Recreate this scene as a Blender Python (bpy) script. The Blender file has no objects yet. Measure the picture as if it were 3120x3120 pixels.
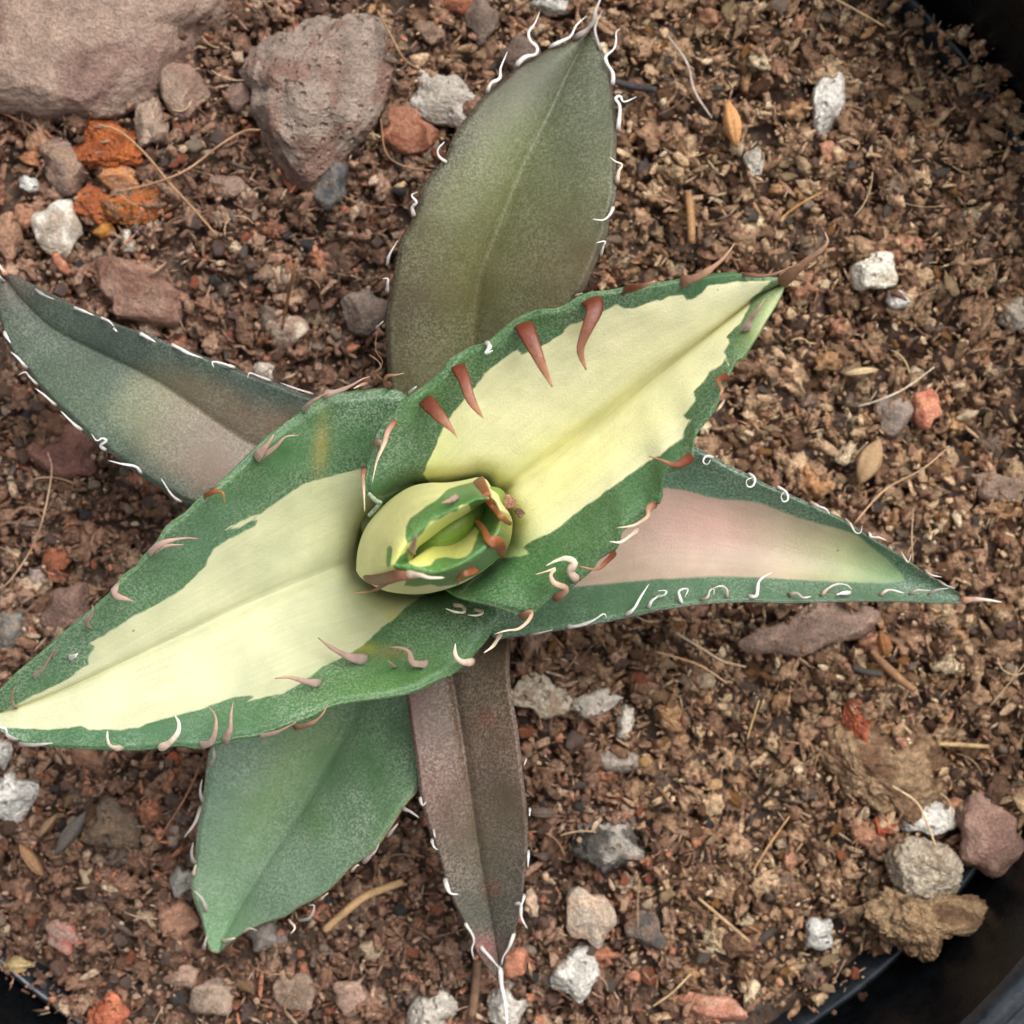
import bpy, bmesh, math, random
import numpy as np
from mathutils import Vector, Matrix

random.seed(7)
rng = np.random.default_rng(11)
S = bpy.context.scene
COL = S.collection
# one scene unit is 10 cm; a photograph pixel (1024 wide) is 0.1 mm on the soil
S.unit_settings.system = 'METRIC'
S.unit_settings.scale_length = 0.1

# ------------------------------------------------------------------ camera, sky, sun, exposure
D = 1.7
cam_d = bpy.data.cameras.new('camera')
cam = bpy.data.objects.new('camera', cam_d)
COL.objects.link(cam)
cam.location = (0, 0, D)
cam.rotation_euler = (0, 0, 0)
cam_d.sensor_width = 36.0
cam_d.lens = 36.0 * D / 1.024
cam_d.clip_start = 0.02
cam_d.clip_end = 2000.0
cam_d.dof.use_dof = True
cam_d.dof.focus_distance = D - 0.28
cam_d.dof.aperture_fstop = 4.6
S.camera = cam

SUN_EL, SUN_AZ = math.radians(56), math.radians(38)     # azimuth measured clockwise from +Y
w = bpy.data.worlds.new('World')
S.world = w
w.use_nodes = True
nt = w.node_tree
nt.nodes.clear()
sky = nt.nodes.new('ShaderNodeTexSky')
sky.sky_type = 'NISHITA'
sky.sun_disc = False
sky.sun_elevation = SUN_EL
sky.sun_rotation = SUN_AZ
sky.air_density = 1.0
sky.dust_density = 4.0
sky.ozone_density = 1.0
hs = nt.nodes.new('ShaderNodeHueSaturation')            # overcast: the blue is washed out of the sky
hs.inputs['Saturation'].default_value = 0.16
bg = nt.nodes.new('ShaderNodeBackground')
bg.inputs['Strength'].default_value = 0.15
wo = nt.nodes.new('ShaderNodeOutputWorld')
nt.links.new(sky.outputs[0], hs.inputs['Color'])
nt.links.new(hs.outputs[0], bg.inputs['Color'])
nt.links.new(bg.outputs[0], wo.inputs['Surface'])

sun_d = bpy.data.lights.new('sun', 'SUN')
sun = bpy.data.objects.new('sun', sun_d)
COL.objects.link(sun)
sun_d.energy = 1.8
sun_d.angle = math.radians(38)
sun_d.color = (1.0, 0.97, 0.93)
sdir = Vector((math.sin(SUN_AZ) * math.cos(SUN_EL), math.cos(SUN_AZ) * math.cos(SUN_EL), math.sin(SUN_EL)))
sun.rotation_euler = (-sdir).to_track_quat('-Z', 'Y').to_euler()
sun.location = sdir * 5

S.view_settings.view_transform = 'Standard'
S.view_settings.look = 'None'
S.view_settings.gamma = 1.0
S.view_settings.exposure = 0.50

# ------------------------------------------------------------------ helpers
ZONES = {'F': (0, 0, 1.61491), 'Z1': (0, 0, .51760), 'Z2': (1000, 0, .51760), 'Z3': (2000, 0, .57971),
         'Z4': (0, 1000, .51760), 'Z5': (1000, 1000, .51760), 'Z6': (2000, 1000, .57971),
         'Z7': (0, 2000, .57971), 'Z8': (1000, 2000, .57971), 'Z9': (2000, 2000, .57971),
         'Z10': (1000, 1300, .36232)}
NPX = 3120 / 1024.0


def px(zone, pts):
    ox, oy, k = ZONES[zone]
    a = np.asarray(pts, float).reshape(-1, 2)
    return np.stack([(ox + a[:, 0] * k) / NPX, (oy + a[:, 1] * k) / NPX], 1)


def zw(zone, wd):
    return wd * ZONES[zone][2] / NPX


def cat(*segs):
    return np.concatenate([px(z, p) for z, p in segs])


def world(uv, z):
    """a point seen at pixel uv, standing at height z"""
    uv = np.asarray(uv, float)
    z = np.asarray(z, float)
    k = (D - z) / D
    return np.stack([(uv[..., 0] - 512) / 1000 * k, (512 - uv[..., 1]) / 1000 * k, z + 0 * uv[..., 0]], -1)


def _hash(x, y, z, seed):
    h = (x.astype(np.int64) * 374761393 + y.astype(np.int64) * 668265263 + z.astype(np.int64) * 1274126177 + seed * 974634777) & 0xffffffff
    h = ((h ^ (h >> 13)) * 1274126177) & 0xffffffff
    h = h ^ (h >> 16)
    return (h & 0xffff) / 32767.5 - 1.0


def vnoise(p, seed=0):
    p = np.asarray(p, float)
    i = np.floor(p).astype(np.int64)
    f = p - i
    u = f * f * f * (f * (f * 6 - 15) + 10)
    r = 0
    for dx in (0, 1):
        for dy in (0, 1):
            for dz in (0, 1):
                wt = (u[:, 0] if dx else 1 - u[:, 0]) * (u[:, 1] if dy else 1 - u[:, 1]) * (u[:, 2] if dz else 1 - u[:, 2])
                r = r + wt * _hash(i[:, 0] + dx, i[:, 1] + dy, i[:, 2] + dz, seed)
    return r


def fbm(p, octv=4, seed=0, gain=.5):
    a, s, t = 1.0, 0, 0
    p = np.asarray(p, float)
    for o in range(octv):
        s = s + a * vnoise(p * (2.03 ** o) + o * 17.3, seed + o)
        t += a
        a *= gain
    return s / t


def sstep(a, b, x):
    t = np.clip((x - a) / (b - a), 0, 1)
    return t * t * (3 - 2 * t)


def np_mesh(name, V, Fc, smooth=True, colors=None, floats=None):
    """mesh from arrays; Fc is an (n,3) or (n,4) index array"""
    me = bpy.data.meshes.new(name)
    n, k = Fc.shape
    me.vertices.add(len(V))
    me.vertices.foreach_set('co', np.ascontiguousarray(V, np.float32).ravel())
    me.loops.add(n * k)
    me.loops.foreach_set('vertex_index', np.ascontiguousarray(Fc, np.int32).ravel())
    me.polygons.add(n)
    me.polygons.foreach_set('loop_start', np.arange(0, n * k, k, dtype=np.int32))
    me.polygons.foreach_set('loop_total', np.full(n, k, np.int32))
    me.polygons.foreach_set('use_smooth', np.full(n, smooth, bool))
    for nm, c in (colors or {}).items():
        at = me.attributes.new(nm, 'FLOAT_COLOR', 'POINT')
        c = np.asarray(c, float)
        c4 = np.ones((len(V), 4), np.float32)
        c4[:, :3] = c
        at.data.foreach_set('color', c4.ravel())
    for nm, c in (floats or {}).items():
        at = me.attributes.new(nm, 'FLOAT', 'POINT')
        at.data.foreach_set('value', np.ascontiguousarray(c, np.float32).ravel())
    me.update(calc_edges=True)
    me.validate()
    return me


def obj(name, me, mat=None, parent=None, label=None, cat_=None, group=None, kind=None, loc=None):
    o = bpy.data.objects.new(name, me)
    COL.objects.link(o)
    if mat and me is not None and not me.materials:
        me.materials.append(mat)
    if parent:
        o.parent = parent
    if label:
        o['label'] = label
    if cat_:
        o['category'] = cat_
    if group:
        o['group'] = group
    if kind:
        o['kind'] = kind
    if loc is not None:
        o.location = loc
    return o


_ico = {}


def ico(sub):
    if sub not in _ico:
        bm = bmesh.new()
        bmesh.ops.create_icosphere(bm, subdivisions=sub, radius=1)
        V = np.array([v.co[:] for v in bm.verts])
        Fc = np.array([[v.index for v in f.verts] for f in bm.faces])
        bm.free()
        _ico[sub] = (V / np.linalg.norm(V, axis=1)[:, None], Fc)
    return _ico[sub]


def resample(P, n, k=3):
    """Catmull-Rom smoothed polyline resampled to n points by arc length"""
    P = np.asarray(P, float)
    if len(P) > 2:
        Q = np.vstack([2 * P[0] - P[1], P, 2 * P[-1] - P[-2]])
        out = []
        for i in range(1, len(Q) - 2):
            for t in np.linspace(0, 1, k + 1)[:-1]:
                a, b, c, d = Q[i - 1], Q[i], Q[i + 1], Q[i + 2]
                out.append(.5 * (2 * b + (c - a) * t + (2 * a - 5 * b + 4 * c - d) * t * t + (3 * b - a - 3 * c + d) * t ** 3))
        out.append(P[-1])
        P = np.array(out)
    L = np.r_[0, np.cumsum(np.linalg.norm(np.diff(P, axis=0), axis=1))]
    s = np.linspace(0, L[-1], n)
    return np.stack([np.interp(s, L, P[:, i]) for i in range(P.shape[1])], 1)


def tube(P, R, sides=8, flat=1.0, colors=None):
    """closed tube along world points P with radii R; flat squashes it vertically"""
    P = np.asarray(P, float)
    n = len(P)
    T = np.gradient(P, axis=0)
    T /= np.linalg.norm(T, axis=1)[:, None] + 1e-12
    up = np.array([0, 0, 1.0])
    A = np.cross(T, up)
    bad = np.linalg.norm(A, axis=1) < 1e-4
    A[bad] = (1, 0, 0)
    A /= np.linalg.norm(A, axis=1)[:, None]
    B = np.cross(A, T)
    an = np.linspace(0, 2 * np.pi, sides, endpoint=False)
    V = P[:, None, :] + R[:, None, None] * (np.cos(an)[None, :, None] * A[:, None, :] + flat * np.sin(an)[None, :, None] * B[:, None, :])
    V = V.reshape(-1, 3)
    Fc = []
    for i in range(n - 1):
        for j in range(sides):
            a, b = i * sides + j, i * sides + (j + 1) % sides
            Fc.append((a, b, b + sides, a + sides))
    V = np.vstack([V, P[0], P[-1]])
    c0, c1 = len(V) - 2, len(V) - 1
    Ft = []
    for j in range(sides):
        Ft.append((c0, (j + 1) % sides, j, j))
        Ft.append((c1, (n - 1) * sides + j, (n - 1) * sides + (j + 1) % sides, (n - 1) * sides + (j + 1) % sides))
    tri = [(a, b, c) for a, b, c, _ in Ft]
    q = np.array(Fc)
    tris = np.vstack([q[:, [0, 1, 2]], q[:, [0, 2, 3]], np.array(tri)])
    cols = None
    if colors is not None:
        cols = np.vstack([np.repeat(colors, sides, 0), colors[:1], colors[-1:]])
    return V, tris, cols


# ------------------------------------------------------------------ materials
def new_mat(name):
    m = bpy.data.materials.new(name)
    m.use_nodes = True
    t = m.node_tree
    t.nodes.clear()
    out = t.nodes.new('ShaderNodeOutputMaterial')
    b = t.nodes.new('ShaderNodeBsdfPrincipled')
    t.links.new(b.outputs[0], out.inputs[0])
    return m, t, b


def N(t, typ, **kw):
    n = t.nodes.new(typ)
    for k, v in kw.items():
        if k in n.inputs:
            n.inputs[k].default_value = v
        else:
            setattr(n, k, v)
    return n


def noise(t, scale, detail=4, rough=.55, dist=0):
    tc = N(t, 'ShaderNodeTexCoord')
    n = N(t, 'ShaderNodeTexNoise', Scale=scale, Detail=detail, Roughness=rough, Distortion=dist)
    t.links.new(tc.outputs['Object'], n.inputs['Vector'])
    return n


def ramp(t, src, lo, hi, a=(0, 0, 0, 1), b=(1, 1, 1, 1)):
    r = N(t, 'ShaderNodeValToRGB')
    r.color_ramp.elements[0].position = lo
    r.color_ramp.elements[1].position = hi
    r.color_ramp.elements[0].color = a
    r.color_ramp.elements[1].color = b
    t.links.new(src, r.inputs[0])
    return r


def mixc(t, fac, a, b, mode='MIX'):
    m = N(t, 'ShaderNodeMix', data_type='RGBA', blend_type=mode)
    for s, v in ((m.inputs[0], fac), (m.inputs[6], a), (m.inputs[7], b)):
        if hasattr(v, 'type') and hasattr(v, 'links'):
            t.links.new(v, s)
        elif isinstance(v, (int, float)):
            s.default_value = v
        else:
            s.default_value = (*v[:3], 1)
    return m.outputs[2]


def attr(t, name):
    a = N(t, 'ShaderNodeAttribute', attribute_name=name)
    return a


def bump(t, b, src, strength, dist):
    n = N(t, 'ShaderNodeBump', Strength=strength, Distance=dist)
    t.links.new(src, n.inputs['Height'])
    t.links.new(n.outputs[0], b.inputs['Normal'])
    return n


def mineral(name, scale=90, contrast=(.55, 1.45), bdist=.006, rough=.92, pits=False, fine=600):
    m, t, b = new_mat(name)
    a = attr(t, 'tint')
    n1 = noise(t, scale, 6, .65)
    r1 = ramp(t, n1.outputs[0], .3, .7, (contrast[0],) * 3 + (1,), (contrast[1],) * 3 + (1,))
    c = mixc(t, 1.0, a.outputs['Color'], r1.outputs[0], 'MULTIPLY')
    n2 = noise(t, fine, 3, .6)
    r2 = ramp(t, n2.outputs[0], .35, .68, (.72, .70, .68, 1), (1.25, 1.25, 1.25, 1))
    c = mixc(t, 1.0, c, r2.outputs[0], 'MULTIPLY')
    if pits:
        tc = N(t, 'ShaderNodeTexCoord')
        v = N(t, 'ShaderNodeTexVoronoi', Scale=95.0)
        t.links.new(tc.outputs['Object'], v.inputs['Vector'])
        rp = ramp(t, v.outputs['Distance'], .10, .30)
        mm = N(t, 'ShaderNodeMath', operation='MULTIPLY')
        t.links.new(rp.outputs[0], mm.inputs[0])
        t.links.new(n1.outputs[0], mm.inputs[1])
        h = mm.outputs[0]
    else:
        h = n1.outputs[0]
    ad = N(t, 'ShaderNodeMath', operation='MULTIPLY_ADD')
    t.links.new(n2.outputs[0], ad.inputs[0])
    ad.inputs[1].default_value = .35
    t.links.new(h, ad.inputs[2])
    t.links.new(c, b.inputs['Base Color'])
    b.inputs['Roughness'].default_value = rough
    b.inputs['Specular IOR Level'].default_value = .25
    bump(t, b, ad.outputs[0], .9, bdist)
    return m


M_CRUMB = mineral('crumb_earth', 140, (.5, 1.5), .006, .95, fine=420)
M_STONE = mineral('stone_surface', 60, (.7, 1.3), .008, .9, fine=380)
M_LAVA = mineral('pitted_stone', 45, (.6, 1.35), .016, .92, pits=True, fine=420)
M_PERL = mineral('perlite_surface', 55, (.86, 1.08), .010, .9, pits=True, fine=300)
M_FIBRE = mineral('dry_fibre', 200, (.8, 1.2), .001, .7, fine=700)


def spine_mat():
    m, t, b = new_mat('spine_horn')
    a = attr(t, 'tint')
    n = noise(t, 160, 3, .6)
    r = ramp(t, n.outputs[0], .3, .7, (.82, .8, .78, 1), (1.12, 1.12, 1.12, 1))
    t.links.new(mixc(t, 1.0, a.outputs['Color'], r.outputs[0], 'MULTIPLY'), b.inputs['Base Color'])
    b.inputs['Roughness'].default_value = .5
    b.inputs['Subsurface Weight'].default_value = .04
    b.inputs['Subsurface Radius'].default_value = (.01, .006, .004)
    b.inputs['Subsurface Scale'].default_value = 1.0
    bump(t, b, n.outputs[0], .3, .003)
    return m


M_SPINE = spine_mat()


def leaf_mat(name, bloom=.4, bloom_in=.12, soft=1.2, wob=2.5, speck=300, rough=.5, sss=.12, wax=(.42, .47, .37)):
    m, t, b = new_mat(name)
    c1, c2, mk = attr(t, 'tint'), attr(t, 'inner'), attr(t, 'cream')
    nw = noise(t, 75, 5, .65)
    wv = N(t, 'ShaderNodeMath', operation='MULTIPLY_ADD')
    lnw = attr(t, 'lane')
    nw2 = N(t, 'ShaderNodeTexNoise', Scale=.55, Detail=5.0, Roughness=.7)
    t.links.new(lnw.outputs['Vector'], nw2.inputs['Vector'])
    avg = N(t, 'ShaderNodeMix', data_type='FLOAT')
    avg.inputs[0].default_value = .5
    t.links.new(nw.outputs[0], avg.inputs[2])
    t.links.new(nw2.outputs[0], avg.inputs[3])
    t.links.new(avg.outputs[0], wv.inputs[0])
    wv.inputs[1].default_value = wob * 2
    sb = N(t, 'ShaderNodeMath', operation='SUBTRACT')
    t.links.new(mk.outputs['Fac'], sb.inputs[0])
    sb.inputs[1].default_value = wob
    t.links.new(sb.outputs[0], wv.inputs[2])
    mr = N(t, 'ShaderNodeMapRange', interpolation_type='SMOOTHSTEP')
    mr.inputs[1].default_value = -soft
    mr.inputs[2].default_value = soft
    t.links.new(wv.outputs[0], mr.inputs[0])
    base = mixc(t, mr.outputs[0], c1.outputs['Color'], c2.outputs['Color'])
    # broad pigment mottling
    nm = noise(t, 22, 4, .6)
    rm = ramp(t, nm.outputs[0], .3, .7, (.86, .88, .86, 1), (1.12, 1.12, 1.1, 1))
    base = mixc(t, 1.0, base, rm.outputs[0], 'MULTIPLY')
    ln = attr(t, 'lane')
    nl = N(t, 'ShaderNodeTexNoise', Scale=1.0, Detail=4.0, Roughness=.65)
    t.links.new(ln.outputs['Vector'], nl.inputs['Vector'])
    rl = ramp(t, nl.outputs[0], .3, .7, (.93, .94, .92, 1), (1.05, 1.05, 1.05, 1))
    base = mixc(t, 1.0, base, rl.outputs[0], 'MULTIPLY')
    # specks of soil dust caught on the skin
    tcd = N(t, 'ShaderNodeTexCoord')
    vd = N(t, 'ShaderNodeTexVoronoi', Scale=38.0)
    t.links.new(tcd.outputs['Object'], vd.inputs['Vector'])
    rd = ramp(t, vd.outputs['Distance'], .035, .06, (1, 1, 1, 1), (0, 0, 0, 1))
    sx = N(t, 'ShaderNodeSeparateColor')
    t.links.new(vd.outputs['Color'], sx.inputs[0])
    gt = N(t, 'ShaderNodeMath', operation='GREATER_THAN')
    t.links.new(sx.outputs[0], gt.inputs[0])
    gt.inputs[1].default_value = .72
    md = N(t, 'ShaderNodeMath', operation='MULTIPLY')
    t.links.new(rd.outputs[0], md.inputs[0])
    t.links.new(gt.outputs[0], md.inputs[1])
    md2 = N(t, 'ShaderNodeMath', operation='MULTIPLY')
    t.links.new(md.outputs[0], md2.inputs[0])
    md2.inputs[1].default_value = .6
    # waxy bloom: pale specks in a fine net
    ns = noise(t, speck, 2, .5, .4)
    rs = ramp(t, ns.outputs[0], .40, .68)
    nb = noise(t, 14, 3, .55)
    rb = ramp(t, nb.outputs[0], .30, .68, (.1, .1, .1, 1), (1.45, 1.45, 1.45, 1))
    fb = N(t, 'ShaderNodeMix', data_type='FLOAT')
    t.links.new(mr.outputs[0], fb.inputs[0])
    fb.inputs[2].default_value = bloom
    fb.inputs[3].default_value = bloom_in
    f1 = N(t, 'ShaderNodeMath', operation='MULTIPLY')
    t.links.new(fb.outputs[0], f1.inputs[0])
    t.links.new(rs.outputs[0], f1.inputs[1])
    f2 = N(t, 'ShaderNodeMath', operation='MULTIPLY', use_clamp=True)
    t.links.new(f1.outputs[0], f2.inputs[0])
    t.links.new(rb.outputs[0], f2.inputs[1])
    base = mixc(t, f2.outputs[0], base, wax)
    base = mixc(t, md2.outputs[0], base, (.10, .06, .035))
    t.links.new(base, b.inputs['Base Color'])
    b.inputs['Roughness'].default_value = rough
    b.inputs['Specular IOR Level'].default_value = .4
    b.inputs['Subsurface Weight'].default_value = sss
    b.inputs['Subsurface Radius'].default_value = (.006, .008, .003)
    b.inputs['Subsurface Scale'].default_value = 1.0
    ns2 = noise(t, 45, 4, .6)
    ad = N(t, 'ShaderNodeMath', operation='MULTIPLY_ADD')
    t.links.new(ns2.outputs[0], ad.inputs[0])
    ad.inputs[1].default_value = .5
    t.links.new(ns.outputs[0], ad.inputs[2])
    bump(t, b, ad.outputs[0], .35, .0016)
    return m


def black_plastic():
    m, t, b = new_mat('black_plastic')
    n = noise(t, 60, 5, .6)
    r = ramp(t, n.outputs[0], .35, .7, (.010, .014, .018, 1), (.026, .032, .040, 1))  # bluish lift paints the sky's gleam on ledge and rim into the colour
    d = noise(t, 170, 2, .5)
    rd = ramp(t, d.outputs[0], .74, .80)
    t.links.new(mixc(t, rd.outputs[0], r.outputs[0], (.05, .045, .04)), b.inputs['Base Color'])
    rr = ramp(t, n.outputs[0], .3, .7, (.22,) * 3 + (1,), (.36,) * 3 + (1,))
    t.links.new(rr.outputs[0], b.inputs['Roughness'])
    bump(t, b, n.outputs[0], .15, .004)
    return m


M_POT = black_plastic()
M_WALL = black_plastic()  # same plastic, darkened below so the wall's shade sits in its colour
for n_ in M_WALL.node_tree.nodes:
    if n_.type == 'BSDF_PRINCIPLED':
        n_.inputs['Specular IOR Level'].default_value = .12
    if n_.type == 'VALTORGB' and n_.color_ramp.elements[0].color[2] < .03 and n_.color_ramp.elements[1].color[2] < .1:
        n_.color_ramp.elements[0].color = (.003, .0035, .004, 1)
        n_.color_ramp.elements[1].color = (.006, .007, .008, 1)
M_POTTING = new_mat('dark_soil')
_m, _t, _b = M_POTTING
_n = noise(_t, 60, 6, .7)
_r = ramp(_t, _n.outputs[0], .3, .7, (.075, .046, .032, 1), (.24, .155, .11, 1))
_t.links.new(_r.outputs[0], _b.inputs['Base Color'])
_b.inputs['Roughness'].default_value = .95
bump(_t, _b, _n.outputs[0], 1.0, .02)
M_SOIL = _m
_m, _t, _b = new_mat('red_ground')
_n = noise(_t, 9, 7, .7)
_r = ramp(_t, _n.outputs[0], .3, .7, (.13, .065, .045, 1), (.34, .19, .14, 1))
_t.links.new(_r.outputs[0], _b.inputs['Base Color'])
_b.inputs['Roughness'].default_value = .95
bump(_t, _b, _n.outputs[0], 1.0, .05)
M_GROUND = _m

# ------------------------------------------------------------------ ground, pot, soil
PC = np.array([(445 - 512) / 1000, (512 - 470) / 1000])


def soil_z(x, y):
    p = np.stack([np.ravel(x), np.ravel(y), np.zeros(np.size(x))], 1)
    z = .020 * fbm(p * 7, 3, 5) + .020 * fbm(p * 26 + 9, 3, 8)
    r = np.hypot(p[:, 0] - PC[0], p[:, 1] - PC[1])
    return z.reshape(np.shape(x))


g = 100
gx = np.sign(np.linspace(-1, 1, g)) * np.abs(np.linspace(-1, 1, g)) ** 4 * 400
X, Y = np.meshgrid(gx, gx)
P = np.stack([X.ravel(), Y.ravel(), 0 * X.ravel()], 1)
P[:, 2] = -1.05 + .02 * fbm(P * 3, 3, 2)
idx = np.arange(g * g).reshape(g, g)
Fq = np.stack([idx[:-1, :-1], idx[:-1, 1:], idx[1:, 1:], idx[1:, :-1]], -1).reshape(-1, 4)
obj('ground', np_mesh('ground', P, Fq), M_GROUND, kind='structure')


def lathe(name, prof, n=192, parent=None, mat=None):
    prof = np.array(prof, float)
    an = np.linspace(0, 2 * np.pi, n, endpoint=False)
    k = len(prof)
    V = np.stack([np.outer(np.cos(an), prof[:, 0]), np.outer(np.sin(an), prof[:, 0]), np.tile(prof[:, 1], (n, 1))], -1).reshape(-1, 3)
    ii = np.arange(n)[:, None]
    jj = np.arange(k - 1)[None, :]
    a = ii * k + jj
    b = ((ii + 1) % n) * k + jj
    Fq = np.stack([a, b, b + 1, a + 1], -1).reshape(-1, 4)
    return obj(name, np_mesh(name, V, Fq), mat, parent)


pot = obj('plant_pot', None, label='round black plastic pot with a rolled rim holding the soil and the agave', cat_='pot', loc=(PC[0], PC[1], -1.03))
zb = 1.03


def prf(pts):
    """round a profile a little and shift it to the pot's own origin"""
    P = resample(np.array(pts, float), max(24, len(pts) * 7), 5)
    return np.stack([P[:, 0], P[:, 1] + zb], 1)


lathe('pot_wall', prf([(.50, -1.02), (.56, -.7), (.615, -.35), (.645, -.06), (.674, -.02), (.679, .03), (.684, .10), (.689, .176)]), parent=pot, mat=M_WALL)
lathe('inner_ledge', prf([(.646, -.03), (.650, -.012), (.655, .003), (.661, .008), (.666, .002), (.669, -.008)]), parent=pot, mat=M_POT)
lathe('pot_rim', prf([(.687, .172), (.689, .184), (.693, .191), (.701, .194), (.708, .191), (.7115, .184), (.7135, .181), (.716, .183), (.7205, .185), (.724, .181),
                      (.725, .14), (.724, .05), (.718, .03), (.703, .03), (.696, .05), (.692, .14), (.689, .166)]), parent=pot, mat=M_POT)
lathe('outer_wall', prf([(.697, .04), (.67, -.3), (.63, -.7), (.59, -1.02), (.50, -1.025)]), parent=pot, mat=M_POT)

# soil sheet: fills the pot out to the ledge
nr, na = 150, 360
rr = np.linspace(0, .655, nr)
an = np.linspace(0, 2 * np.pi, na, endpoint=False)
X = PC[0] + np.outer(rr, np.cos(an))
Y = PC[1] + np.outer(rr, np.sin(an))
Zs = soil_z(X, Y) - .012
V = np.stack([X.ravel(), Y.ravel(), Zs.ravel()], 1)
ii = np.arange(nr - 1)[:, None]
jj = np.arange(na)[None, :]
a = ii * na + jj
b = ii * na + (jj + 1) % na
Fq = np.stack([a, a + na, b + na, b], -1).reshape(-1, 4)
obj('soil', np_mesh('soil', V, Fq), M_SOIL, kind='structure')

# ------------------------------------------------------------------ the agave's leaves
def mixd(a, b, f):
    return a + (b - a) * f


def poly_sd(P, poly):
    """signed distance in pixels, positive inside"""
    A = poly
    B = np.roll(poly, -1, 0)
    d = np.full(len(P), 1e9)
    inside = np.zeros(len(P), bool)
    for a, b in zip(A, B):
        e = b - a
        wv = P - a
        t = np.clip((wv @ e) / (e @ e + 1e-12), 0, 1)
        d = np.minimum(d, np.linalg.norm(wv - t[:, None] * e, axis=1))
        c = ((a[1] <= P[:, 1]) & (b[1] > P[:, 1])) | ((b[1] <= P[:, 1]) & (a[1] > P[:, 1]))
        if abs(e[1]) > 1e-12:
            xi = a[0] + (P[:, 1] - a[1]) / e[1] * e[0]
            inside ^= c & (P[:, 0] < xi)
    return np.where(inside, d, -d)


def srgb(r, g, b):
    c = np.array([r, g, b], float) / 255
    return np.where(c <= .04045, c / 12.92, ((c + .055) / 1.055) ** 2.4)


plant = obj('agave_plant', None, label='small variegated agave with cream and green toothed leaves growing in the pot', cat_='plant', loc=(-.07, 0.0, 0.0))
PLOC = np.array([-.07, 0.0, 0.0])
LEAVES = {}


def blobs(P, base, bl):
    c = np.tile(np.asarray(base, float), (len(P), 1))
    for zone, x, y, r, col, s in bl:
        q = px(zone, [(x, y)])[0]
        rx, ry, ro = r if isinstance(r, tuple) else (r, r, 0)
        dx, dy = P[:, 0] - q[0], P[:, 1] - q[1]
        ca, sa = math.cos(math.radians(ro)), math.sin(math.radians(ro))
        ex, ey = (dx * ca + dy * sa) / rx, (-dx * sa + dy * ca) / ry
        f = s * np.exp(-(ex ** 2 + ey ** 2))
        c = c + (np.asarray(col, float) - c) * f[:, None]
    return c


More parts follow.
